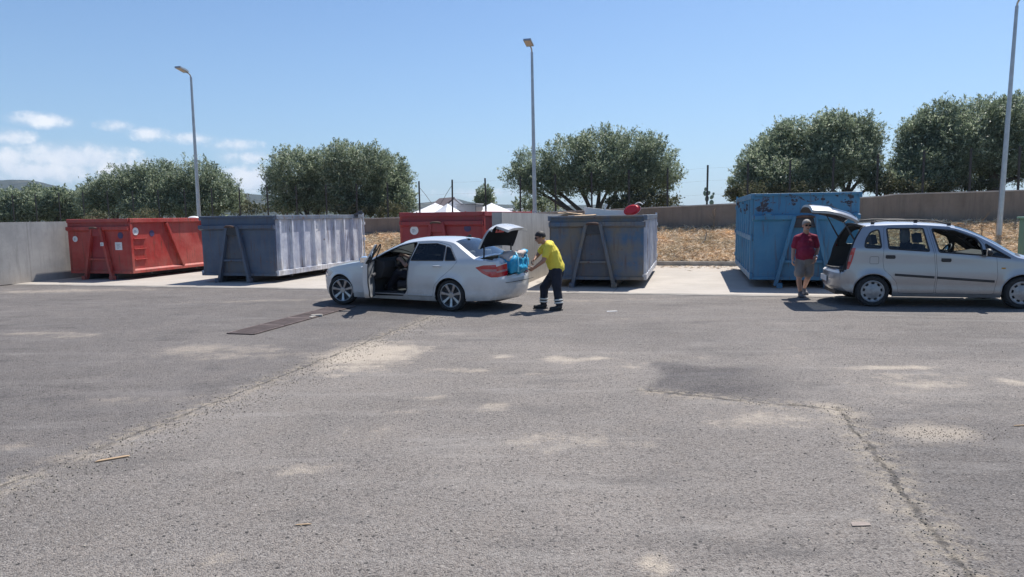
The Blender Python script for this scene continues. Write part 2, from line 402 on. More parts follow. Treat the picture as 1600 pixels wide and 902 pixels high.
# ------------------------------------------------------------------ ground
def make_asphalt():
    m = bpy.data.materials.new('asphalt'); m.use_nodes = True; n = NT(m.node_tree); b = m.node_tree.nodes['Principled BSDF']
    co = n.coord(); x, y, z = n.sep(co)
    site = n.mapping(co, rot=(0, 0, -YAW)); su, sv, _ = n.sep(site)
    big = n.noise(co, .35, 7, .6); mid = n.noise(co, 2.2, 6, .6); fine = n.noise(co, 26, 6, .75)
    stone = n.voro(co, 105, 'Color'); sd = n.voro(co, 105, 'Distance'); sr = n.sep(stone)[0]
    at_ = n.new('ShaderNodeAttribute', attribute_name='dust'); dust = at_.outputs['Fac']
    at2 = n.new('ShaderNodeAttribute', attribute_name='tone'); tone = at2.outputs['Fac']
    c = n.mix(n.mapr(big, .3, .7), (.185, .163, .146), (.325, .287, .255))
    c = n.mix(n.math('MULTIPLY', n.mapr(mid, .35, .7), .4), c, (.22, .205, .195))
    
    # aggregate
    c = n.mix(n.math('MULTIPLY', n.mapr(sr, .55, 1.), .62), c, (.34, .32, .30))
    c = n.mix(n.math('MULTIPLY', n.mapr(sr, .32, .0), .75), c, (.055, .052, .052))
    c = n.mix(n.math('MULTIPLY', n.mapr(fine, .54, .66), .75), c, (.050, .046, .045))
    big2 = n.voro(co, 26, 'Color'); b2 = n.sep(big2)[1]; b2d = n.voro(co, 26, 'Distance')
    spot = n.math('MULTIPLY', n.mapr(b2, .93, .95), n.mapr(b2d, .32, .22))
    c = n.mix(n.math('MULTIPLY', spot, .6), c, (.42, .38, .34))
    spot2 = n.math('MULTIPLY', n.mapr(b2, .06, .04), n.mapr(b2d, .34, .26))
    c = n.mix(n.math('MULTIPLY', spot2, .85), c, (.03, .03, .03))
    # dust, broken up by noise; attribute gives where it lies
    dn = n.math('ADD', dust, n.math('MULTIPLY', n.math('SUBTRACT', n.noise(co, 3.2, 9, .75), .5), 1.9))
    dn = n.math('ADD', dn, n.math('MULTIPLY', n.math('SUBTRACT', fine, .5), 1.4))
    dn = n.math('ADD', dn, n.math('MULTIPLY', n.math('SUBTRACT', n.noise(n.mapping(co, sc=(.6, 1.3, 1)), 1.5, 4, .6), .5), 1.2))
    dm = n.math('MULTIPLY', n.mapr(dn, .30, .9), n.mapr(dust, 0, .12))
    c = n.mix(n.math('MULTIPLY', dm, .85), c, (.50, .43, .35))
    # haphazard light scuffs
    sc = n.noise(n.mapping(co, rot=(0, 0, .25), sc=(.35, 1.6, 1)), 1.6, 8, .7)
    c = n.mix(n.math('MULTIPLY', n.mapr(sc, .53, .70), .55), c, (.34, .315, .29))
    sc2 = n.noise(n.mapping(co, loc=(7, 3, 0), rot=(0, 0, -.2), sc=(.5, 1.1, 1)), 1.1, 9, .72)
    c = n.mix(n.math('MULTIPLY', n.mapr(sc2, .54, .68), .5), c, (.10, .094, .092))
    tr = n.noise(n.mapping(site, sc=(.12, 2.6, 1)), 1.3, 5, .6)
    c = n.mix(n.math('MULTIPLY', n.math('MULTIPLY', n.mapr(tr, .55, .66), n.mapr(sv, 8.5, 11.)), .35), c, (.30, .285, .27))
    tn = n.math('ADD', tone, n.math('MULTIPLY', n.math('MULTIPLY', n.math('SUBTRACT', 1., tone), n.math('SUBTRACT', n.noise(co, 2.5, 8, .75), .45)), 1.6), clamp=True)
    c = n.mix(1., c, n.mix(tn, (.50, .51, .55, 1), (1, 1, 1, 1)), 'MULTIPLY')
    # paving joints (cracked, with grit)
    jn = n.math('MULTIPLY', n.math('SUBTRACT', n.noise(co, 2.2, 9, .78), .5), .34)
    def joint(coord, c0, width, lim=None):
        d = n.math('ABSOLUTE', n.math('SUBTRACT', n.math('ADD', coord, jn), c0))
        v = n.mapr(d, width, width*.3)
        g_ = n.math('MULTIPLY', n.mapr(d, .25, .02), n.mapr(n.noise(co, 9, 6, .75), .46, .56))
        if lim: v = n.math('MULTIPLY', v, lim); g_ = n.math('MULTIPLY', g_, lim)
        return v, g_
    lim1 = n.math('MULTIPLY', n.mapr(sv, 12.2, 12.1), n.mapr(n.noise(co, 1.1, 3), .35, .5, .35, 1.))
    lim2 = n.mapr(sv, 6.95, 6.85)
    lim3 = n.math('MULTIPLY', n.mapr(su, -.6, -.5), n.mapr(su, 1.5, 1.4))
    for (cc, c0, lm) in ((su, -4.66, lim1), (su, 1.38, lim2), (n.math('ADD', sv, n.math('MULTIPLY', su, .18)), 7.05, lim3)):
        v, g_ = joint(cc, c0, .030, lm)
        c = n.mix(n.math('MULTIPLY', g_, .6), c, (.42, .36, .28))
        c = n.mix(n.math('MULTIPLY', n.math('MULTIPLY', v, n.mapr(n.noise(co, 7, 5, .75), .36, .52)), .75), c, (.055, .05, .045))
    n.l.new(c, b.inputs['Base Color']); b.inputs['Roughness'].default_value = .85; b.inputs['Specular IOR Level'].default_value = .25
    h = n.math('ADD', n.math('MULTIPLY', sd, -1.3), n.math('MULTIPLY', fine, 2.2))
    h = n.math('ADD', h, n.math('MULTIPLY', mid, 1.5))
    n.l.new(n.bump(h, .85, .010), b.inputs['Normal']); return m
M['asphalt'] = make_asphalt()

xs = np.concatenate([np.arange(-60, -18, 3.), np.arange(-18, 18, .1), np.arange(18, 60.1, 3.)])
ys = np.concatenate([np.arange(-40, 1, 2.), np.arange(1., 17., .1)])
def smoothstep(a, b, x):
    t = np.clip((x-a)/(b-a), 0, 1); return t*t*(3-2*t)
# the yard is cut along the line of the concrete apron: build it in the site frame
us = np.concatenate([np.arange(-70, -24, 3.), np.arange(-24, 12, .1), np.arange(12, 60.1, 3.)])
vs_ = np.concatenate([np.arange(-40, 0, 2.), np.arange(0., 15.8, .1), [15.86]])
UU, VV = np.meshgrid(us, vs_)
XX = UU*UA.x+VV*VA.x; YY = UU*UA.y+VV*VA.y
dust = np.zeros_like(XX)
DUST = [(570, 557, 85, 24, 1.1), (300, 547, 52, 9, .95), (385, 552, 75, 14, .6), (120, 524, 60, 6, .6), (1455, 678, 80, 17, 1.1), (1190, 655, 90, 14, .65),
        (1320, 650, 42, 28, .55), (770, 635, 26, 7, .7), (880, 562, 32, 6, .85), (930, 559, 22, 4, .8), (785, 558, 16, 4, .7), (1000, 572, 45, 9, .45),
        (1028, 884, 30, 22, .95), (1344, 820, 18, 6, .95), (1410, 596, 110, 16, .6), (1380, 575, 85, 4, .9), (1582, 598, 30, 9, .8), (345, 870, 42, 16, .6),
        (470, 735, 60, 12, .45), (900, 690, 130, 22, .5), (700, 580, 70, 5, .5), (680, 622, 25, 5, .55), (600, 675, 110, 12, .35), (10, 700, 34, 10, .7),
        (185, 690, 18, 9, .75), (110, 715, 60, 14, .6), (1380, 792, 20, 14, .6), (240, 620, 140, 10, .25), (1120, 560, 200, 5, .25), (420, 470, 160, 3, .5),
        (60, 521, 70, 3, .7), (700, 522, 80, 3, .35), (1000, 500, 120, 4, .3), (1230, 545, 40, 3, .4), (80, 455, 160, 3, .8), (980, 468, 260, 3, .35), (640, 640, 60, 8, .3),
        (1500, 655, 90, 5, .4), (900, 470, 40, 3, .5), (960, 552, 26, 3, .6), (830, 585, 30, 3, .4), (1080, 620, 60, 6, .3)]
for (cx, cy, rx, ry, a) in DUST:
    c0 = gnd(cx, cy); rw = abs((gnd(cx+rx, cy)-gnd(cx-rx, cy)).x)/2
    yn = gnd(cx, cy+ry).y; yf = gnd(cx, cy-ry).y; yc = (yn+yf)/2; ryw = max((yf-yn)/2, .06)
    d = np.sqrt(((XX-c0.x)/rw)**2+((YY-yc)/ryw)**2)
    dust = np.maximum(dust, a*np.clip(1.25-d*.85, 0, 1))
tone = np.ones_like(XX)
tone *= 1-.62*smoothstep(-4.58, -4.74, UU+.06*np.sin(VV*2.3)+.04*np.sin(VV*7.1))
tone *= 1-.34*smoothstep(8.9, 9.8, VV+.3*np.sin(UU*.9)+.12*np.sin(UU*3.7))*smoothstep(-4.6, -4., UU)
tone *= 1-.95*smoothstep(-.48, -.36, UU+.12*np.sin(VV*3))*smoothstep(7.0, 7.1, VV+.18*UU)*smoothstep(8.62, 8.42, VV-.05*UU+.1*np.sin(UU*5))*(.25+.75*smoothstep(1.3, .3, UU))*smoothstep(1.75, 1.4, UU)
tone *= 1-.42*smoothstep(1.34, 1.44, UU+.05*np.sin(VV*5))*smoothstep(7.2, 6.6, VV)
nu, nv = len(us), len(vs_)
idx = np.arange(nu*nv).reshape(nv, nu)
FQ = np.stack([idx[:-1, :-1], idx[:-1, 1:], idx[1:, 1:], idx[1:, :-1]], -1).reshape(-1, 4)
yard = np_mesh('asphalt_yard', np.stack([XX, YY, np.zeros_like(XX)], -1).reshape(-1, 3), FQ, M['asphalt'])
for nm, arr in (('dust', dust), ('tone', tone)):
    a = yard.data.attributes.new(nm, 'FLOAT', 'POINT'); a.data.foreach_set('value', arr.astype(np.float32).ravel())
tag(yard, kind='structure')

def make_pad():
    m = bpy.data.materials.new('apron_concrete'); m.use_nodes = True; n = NT(m.node_tree); b = m.node_tree.nodes['Principled BSDF']
    co = n.coord(); big = n.noise(co, .7, 8, .65); fine = n.noise(co, 22, 6, .7); st = n.noise(n.mapping(co, sc=(.5, 2, 1)), 2.5, 6, .7)
    c = n.mix(n.mapr(big, .3, .7), (.35, .32, .285), (.45, .41, .365))
    c = n.mix(n.math('MULTIPLY', n.mapr(st, .48, .68), .65), c, (.31, .27, .225))
    c = n.mix(n.math('MULTIPLY', n.mapr(fine, .6, .8), .4), c, (.28, .25, .22))
    site = n.mapping(co, rot=(0, 0, -YAW)); su, sv, _ = n.sep(site)
    for (cc, off, sp, wd) in ((su, .2, 4.9, .0035),):
        fr = n.math('FRACT', n.math('DIVIDE', n.math('ADD', cc, off+200), sp)); ln = n.mapr(n.math('ABSOLUTE', n.math('SUBTRACT', fr, .5)), wd, wd*.4)
        c = n.mix(n.math('MULTIPLY', ln, .6), c, (.15, .13, .12))
    # straw litter swept toward the back
    lit = n.math('MULTIPLY', n.mapr(sv, 21.5, 24.6), n.mapr(n.noise(co, 14, 6, .7), .45, .6))
    c = n.mix(n.math('MULTIPLY', lit, .6), c, (.36, .24, .12))
    n.l.new(c, b.inputs['Base Color']); b.inputs['Roughness'].default_value = .85
    n.l.new(n.bump(n.math('ADD', fine, big), .25, .01), b.inputs['Normal']); return m
M['pad'] = make_pad()
def site_box(mb, u1, u2, v1, v2, z1, z2):
    P = [uv(u1, v1), uv(u2, v1), uv(u2, v2), uv(u1, v2)]
    mb.add([(p.x, p.y, z1) for p in P]+[(p.x, p.y, z2) for p in P], [(3, 2, 1, 0), (4, 5, 6, 7), (0, 1, 5, 4), (1, 2, 6, 5), (2, 3, 7, 6), (3, 0, 4, 7)])
mb = MB(); site_box(mb, -70, 60, 15.98, 24.6, -.15, .02); pad = mb.build('concrete_apron', M['pad']); tag(pad, kind='structure')
M['kerb'] = mat('kerb_concrete', (.40, .37, .33), .9, var=.25, vs=3, bump=.3)
mb = MB(); site_box(mb, -70, 60, 15.862, 15.978, -.1, .012); k = mb.build('edge_strip', M['kerb']); tag(k, kind='structure')
mb = MB(); site_box(mb, -70, 60, 24.602, 24.78, -.1, .16); k = mb.build('rear_kerb', M['kerb']); tag(k, kind='structure')

# far ground plane
def make_land():
    m = bpy.data.materials.new('dry_land'); m.use_nodes = True; n = NT(m.node_tree); b = m.node_tree.nodes['Principled BSDF']
    co = n.coord(); a = n.noise(co, .05, 8, .65); c = n.mix(n.mapr(a, .4, .6), (.20, .16, .09), (.07, .085, .045))
    c = n.mix(n.mapr(n.noise(co, .9, 6, .7), .5, .65), c, (.28, .22, .13))
    n.l.new(c, b.inputs['Base Color']); b.inputs['Roughness'].default_value = .95; return m
M['land'] = make_land()
mb = MB(); R_ = 9000; mb.add([(-R_, -3000, -.2), (R_, -3000, -.2), (R_, 12000, -.2), (-R_, 12000, -.2)], [(0, 1, 2, 3)])
g_ = mb.build('ground', M['land']); tag(g_, kind='structure')

# straw-covered bank between apron and wall, and the grove terrace behind it
WALL_V = 28.76
def wall_top(u):
    return float(np.interp(u, [-40, -14, -8, -1, 6.9, 7.4, 14, 30], [1.72, 1.78, 1.88, 2.08, 2.34, 2.42, 2.5, 2.6]))
def bank_z(u, v):
    top = float(np.interp(u, [-40, -14, -4, 4, 14, 30], [1.0, 1.1, 1.2, 1.3, 1.45, 1.6]))
    t = min(1, max(0, (v-24.7)/(WALL_V-24.7))); s = t**.8
    return .13+(top-.13)*s+.10*noise.noise((u*.8, v*.8, 3))*min(1, t*4)+(.09*noise.noise((u*2.2, v*2.2, 9))+.05*noise.noise((u*6, v*6, 4)))*min(1, t*6)
def make_straw():
    m = bpy.data.materials.new('straw_cover'); m.use_nodes = True; n = NT(m.node_tree); b = m.node_tree.nodes['Principled BSDF']
    co = n.coord(); a = n.noise(co, 3, 8, .7); f = n.noise(n.mapping(co, sc=(1, 1, 2)), 22, 8, .8)
    c = n.mix(n.mapr(a, .35, .65), (.50, .35, .21), (.72, .58, .42)); c = n.mix(n.mapr(f, .35, .5), (.14, .085, .045), c)
    n.l.new(c, b.inputs['Base Color']); b.inputs['Roughness'].default_value = .95
    n.l.new(n.bump(f, 1., .05), b.inputs['Normal']); return m
M['straw'] = make_straw()
bu = np.arange(-45, 26, .12); bv = np.arange(24.78, 28.78, .12)
V_ = []; 
for v in bv:
    for u in bu: p = uv(u, v); V_.append((p.x, p.y, bank_z(u, v)))
ix = np.arange(len(bu)*len(bv)).reshape(len(bv), len(bu))
bank = np_mesh('straw_bank', V_, np.stack([ix[:-1, :-1], ix[:-1, 1:], ix[1:, 1:], ix[1:, :-1]], -1).reshape(-1, 4), M['straw'], smooth=True)
tag(bank, kind='structure')
def strip_cloud(name, pts, dirs, L, W, mats, mi=None):
    pts = np.asarray(pts); n = len(pts); d = dirs/np.linalg.norm(dirs, axis=1, keepdims=True)
    r = RNG.normal(size=(n, 3)); s = np.cross(d, r); s /= np.linalg.norm(s, axis=1, keepdims=True)
    L = L[:, None]; W = W[:, None]
    a = pts-d*L*.5; b = pts+d*L*.5; mid = pts+d*L*.02
    V = np.stack([a, mid+s*W*.5, b, mid-s*W*.5], 1).reshape(-1, 3)
    Fq = np.arange(4*n).reshape(n, 4)
    return np_mesh(name, V, Fq, mats, mi=None if mi is None else mi)
def island_mat(name, cols, rough=.8, trans=0.):
    m = bpy.data.materials.new(name); m.use_nodes = True; n = NT(m.node_tree); b = m.node_tree.nodes['Principled BSDF']
    geo = n.new('ShaderNodeNewGeometry'); r = n.new('ShaderNodeValToRGB')
    el_ = r.color_ramp.elements
    while len(el_) < len(cols): el_.new(.5)
    for i, c in enumerate(cols): el_[i].position = i/(len(cols)-1); el_[i].color = (*c, 1)
    n.l.new(geo.outputs['Random Per Island'], r.inputs[0])
    cn = n.noise(n.coord(), .9, 3)
    c = n.mix(1., r.outputs[0], n.mix(n.mapr(cn, .35, .65), (.75, .78, .75, 1), (1.25, 1.2, 1.12, 1)), 'MULTIPLY')
    n.l.new(c, b.inputs['Base Color']); b.inputs['Roughness'].default_value = rough
    if trans:
        t = n.new('ShaderNodeBsdfTranslucent'); n.l.new(c, t.inputs[0]); x = n.new('ShaderNodeMixShader'); x.inputs[0].default_value = trans
        n.l.new(b.outputs[0], x.inputs[1]); n.l.new(t.outputs[0], x.inputs[2])
        n.l.new(x.outputs[0], n.n['Material Output'].inputs[0])
    return m
M['straw_bits'] = island_mat('straw_stalks', [(.28, .17, .09), (.62, .45, .28), (.78, .63, .46), (.88, .78, .63)])
n_ = 70000
su = RNG.uniform(-14, 15, n_); sv = RNG.uniform(24.75, 28.7, n_)
sz = np.array([bank_z(a, b) for a, b in zip(su, sv)])
P = np.stack([su*UA.x+sv*VA.x, su*UA.y+sv*VA.y, sz+RNG.uniform(.0, .05, n_)+.10*np.abs(np.sin(su*3.1+np.sin(sv*5)))*np.abs(np.sin(sv*4.3+su))*RNG.uniform(0, 1, n_)], 1)
D = RNG.normal(size=(n_, 3))*np.array([1, 1, .45])
o = strip_cloud('straw', P, D, RNG.uniform(.10, .42, n_), RNG.uniform(.009, .026, n_), M['straw_bits'])
tag(o, 'loose golden straw scattered over the bank below the brown wall', 'straw', kind='stuff')
n_ = 2500
su = RNG.uniform(-12, 10, n_); sv = 24.6-np.abs(RNG.normal(0, .7, n_))
P = np.stack([su*UA.x+sv*VA.x, su*UA.y+sv*VA.y, np.full(n_, .03)], 1)
o = strip_cloud('straw_litter', P, RNG.normal(size=(n_, 3))*np.array([1, 1, .05]), RNG.uniform(.05, .25, n_), RNG.uniform(.008, .02, n_), M['straw_bits'])
tag(o, 'thin straw litter strewn on the back of the concrete apron', 'straw', kind='stuff')

def grove_z(u, v):
    base = float(np.interp(u, [-60, -20, -4, 2, 8, 16, 60], [0., .1, .2, .9, 1.8, 2.2, 3.5]))
    up_ = float(np.interp(v, [28.9, 45, 90], [0, .4, .0]))
    return base+up_+.15*noise.noise((u*.3, v*.3, 1))
gu = np.arange(-80, 90, 1.); gv = np.arange(29.02, 120, 1.3); V_ = []
for v in gv:
    for u in gu: p = uv(u, v); V_.append((p.x, p.y, grove_z(u, v)))
ix = np.arange(len(gu)*len(gv)).reshape(len(gv), len(gu))
o = np_mesh('grove_ground', V_, np.stack([ix[:-1, :-1], ix[:-1, 1:], ix[1:, 1:], ix[1:, :-1]], -1).reshape(-1, 4), M['land'], smooth=True); tag(o, kind='structure')

# distant wooded hills
def make_hill():
    m = bpy.data.materials.new('wooded_hill'); m.use_nodes = True; n = NT(m.node_tree); b = m.node_tree.nodes['Principled BSDF']
    co = n.coord(); a = n.voro(co, .09, 'Distance'); c0 = n.noise(co, .012, 8, .7)
    c = n.mix(n.mapr(a, .1, .75), (.035, .05, .036), (.014, .022, .017)); c = n.mix(n.mapr(c0, .58, .7), c, (.16, .14, .09))
    n.l.new(c, b.inputs['Base Color']); b.inputs['Roughness'].default_value = 1; n.l.new(n.bump(a, 1, 6), b.inputs['Normal']); return m
M['hill'] = make_hill()
def ridge(name, prof, Y, depth, x0, x1, step):
    pxs = [p[0] for p in prof]; pys = [p[1] for p in prof]
    V_ = []; xs_ = np.arange(x0, x1, step); T = np.linspace(0, 1, 26)
    for t in T:
        for px in xs_:
            p = at(px, 340, Y); h = at(px, float(np.interp(px, pxs, pys)), Y).z
            q = p.x*(1+(t-.5)*depth/Y); env = sin(pi*min(1, t*1.0))**.8 if t < .5 else sin(pi*t)**.8
            hh = h*env*(1+.10*noise.noise((p.x*.006, t*5, Y*.01)))+.02*h*noise.noise((p.x*.03, t*22, 3))
            V_.append((q, Y+(t-.5)*depth, max(hh, -3)-.5))
    ix = np.arange(len(xs_)*len(T)).reshape(len(T), len(xs_))
    o = np_mesh(name, V_, np.stack([ix[:-1, :-1], ix[:-1, 1:], ix[1:, 1:], ix[1:, :-1]], -1).reshape(-1, 4), M['hill'], smooth=True); tag(o, kind='structure')
ridge('hills', [(-300, 290), (-60, 288), (0, 286), (50, 286), (90, 293), (140, 303), (250, 310), (350, 301), (430, 306), (520, 316), (650, 318), (690, 315), (712, 311), (735, 317), (780, 320),
                (900, 321), (1000, 318), (1100, 322), (1700, 318)], 1300, 900, -300, 1750, 6)

# ------------------------------------------------------------------ haze
mb = MB(); mb.box((0, 1500, 79), (6000, 3100, 162))
hz_ = mb.build('haze', mat('unused_haze', (1, 1, 1))); hz_.data.materials.clear()
hm = bpy.data.materials.new('haze_air'); hm.use_nodes = True; n = NT(hm.node_tree); n.n.clear()
pv = n.new('ShaderNodeVolumePrincipled'); n.set(pv, 'Color', (.62, .76, .95)); n.set(pv, 'Density', .00017); n.set(pv, 'Anisotropy', .3)
oo = n.new('ShaderNodeOutputMaterial'); n.l.new(pv.outputs[0], oo.inputs[1]); hz_.data.materials.append(hm)
tag(hz_, 'thin blue summer haze over the yard and the far hills', 'haze', kind='stuff')

# ------------------------------------------------------------------ walls
def solid_wall(name, label, u1, v1, u2, v2, th, zf, z0, m, seg=24, coping=None):
    root = empty(name, uv(u1, v1), YAW); tag(root, label, 'wall')
    L = Vector((u2-u1, v2-v1, 0)); d = L.normalized(); nrm = Vector((-d.y, d.x, 0))
    mb = MB(); vs = []; fs = []
    for i in range(seg+1):
        p = L*(i/seg)
        for s_ in (-1, 1):
            for z in (z0, zf(i/seg)): vs.append((p.x+nrm.x*s_*th/2, p.y+nrm.y*s_*th/2, z))
    for i in range(seg):
        a = i*4; b = a+4
        fs += [(a, b, b+1, a+1), (a+2, a+3, b+3, b+2), (a+1, b+1, b+3, a+3)]
    fs += [(0, 1, 3, 2), (seg*4, seg*4+2, seg*4+3, seg*4+1)]
    mb.add(vs, fs); mb.build('wall_body', m, root)
    if coping:
        mb = MB(); vs = []; fs = []
        for i in range(seg+1):
            p = L*(i/seg); z = zf(i/seg)
            for s_, zz in ((-1, .002), (-1, .05), (1, .05), (1, .002)): vs.append((p.x+nrm.x*s_*(th/2+.02), p.y+nrm.y*s_*(th/2+.02), z+zz))
        for i in range(seg):
            a = i*4; b = a+4
            fs += [(a+k, b+k, b+(k+1) % 4, a+(k+1) % 4) for k in range(4)]
        fs += [(0, 1, 2, 3), (seg*4+3, seg*4+2, seg*4+1, seg*4)]
        mb.add(vs, fs); mb.build('coping', coping, root)
    return root
solid_wall('divider_wall', 'pale grey concrete wall left of the red containers at the edge of the yard', -19.72, 15.3, -19.72, 24.5, .24, lambda t: 1.86, .02, M['grey_wall'])
solid_wall('divider_wall', 'pale grey concrete wall between the dark red container and the open blue container', -4.38, 15.40, -4.38, 24.5, .24, lambda t: 1.93-.06*t, .02, M['grey_wall'])
solid_wall('retaining_wall', 'long brown stained concrete wall carrying the fence posts above the straw bank', -44, WALL_V+.12, 26, WALL_V+.12, .24, lambda t: wall_top(-44+70*t), 0., M['back_wall'], 140, M['coping'])

# ------------------------------------------------------------------ fence
fr = empty('wire_fence', uv(-44, WALL_V+.12), YAW); tag(fr, 'wire fence of thin dark posts along the top of the brown wall', 'fence')
u_first = u_at(1105, WALL_V+.12, 3)
sp = 1.552; k0 = int((-42-u_first)/sp); pu = [u_first+sp*k for k in range(k0, 13)]
for u in pu:
    z0 = wall_top(u)-.05; zt = wall_top(u)+1.62
    mb = MB(); lean = random.uniform(-.02, .02)
    du = u+44
    mb.bar((du, -.02, z0), (du+lean, -.02, zt), .075, .008, (0, 1, 0)); mb.bar((du-.025, .003, z0), (du-.025+lean, .003, zt), .008, .06, (0, 1, 0))
    mb.box((du, 0, z0+.065), (.14, .1, .02))
    mb.build('post', M['post'], fr)
def zt_at(u): return wall_top(u)
gap_u = u_at(693, WALL_V, 3)
for hgt in (.45, 1.0, 1.5):
    mb = MB()
    for a, b in zip(pu[:-1], pu[1:]):
        if a < gap_u < b and hgt > 1.2:
            pts = [(a+44+(b-a)*t, -.01, zt_at(a)+1.35-.75*(1-(2*t-1)**2)+.12*sin(t*9)) for t in np.linspace(0, 1, 12)]
            mb.tube(pts, .011, 5); continue
        pts = [(a+44+(b-a)*t, -.01, zt_at(a+(b-a)*t)+hgt-.015*(1-(2*t-1)**2)) for t in (0, .5, 1)]
        mb.tube(pts, .0022, 4, cap=False)
    mb.build('wire', M['wire'], fr)

# ------------------------------------------------------------------ lamps
def lamp(px, v, zb, H_, label, lean=(0, 0)):
    u = u_at(px, v, 1.9)
    r = empty('street_lamp', uv(u, v, zb), YAW); tag(r, label, 'street lamp', 'tall galvanised lamps behind the containers')
    top = Vector((lean[0], lean[1], H_))
    mb = MB(); mb.tube([top*t for t in np.linspace(0, 1, 8)], [.095-.045*t for t in np.linspace(0, 1, 8)], 14); mb.build('pole', M['galv'], r, auto=40)
    mb = MB(); mb.tube([top-Vector((0, 0, .05)), top+Vector((0, -.03, .08)), top+Vector((0, -.12, .14)), top+Vector((0, -.3, .18))], .03, 10); mb.build('arm', M['galv'], r, auto=50)
    mb = MB(); mb.cur = 0; R2 = Matrix.Rotation(radians(-12), 3, 'X')
    c = top+Vector((0, -.55, .24)); mb.box(c, (.30, .55, .07), R2)
    for k in range(6): mb.box(c+R2 @ Vector((-.11+.044*k, .12, .05)), (.008, .26, .05), R2)
    hd = mb.build('lamp_head', M['galv'], r, bevel=.012)
    mb = MB(); mb.box(c+R2 @ Vector((0, -.04, -.042)), (.24, .4, .012), R2); mb.build('lens', M['lens_panel'], hd)
    mb = MB(); mb.box((0, 0, .01), (.32, .32, .03)); mb.build('base_plate', M['galv'], r)
    mb = MB(); mb.box((0, -.1, .9), (.09, .02, .25)); mb.build('access_hatch', M['galv'], r, bevel=.005)
    return r
lamp(311, 27.0, .75, 7.5, 'leaning street lamp behind the red container and the long slate blue one', (.04, 0))
lamp(836, 27.0, .95, 7.27, 'street lamp standing behind the middle divider wall and the broad olive tree', (-.06, 0))
lamp(1563, 27.0, .85, 7.68, 'tallest looking street lamp at the right, on the straw by the green bin', (.12, 0))

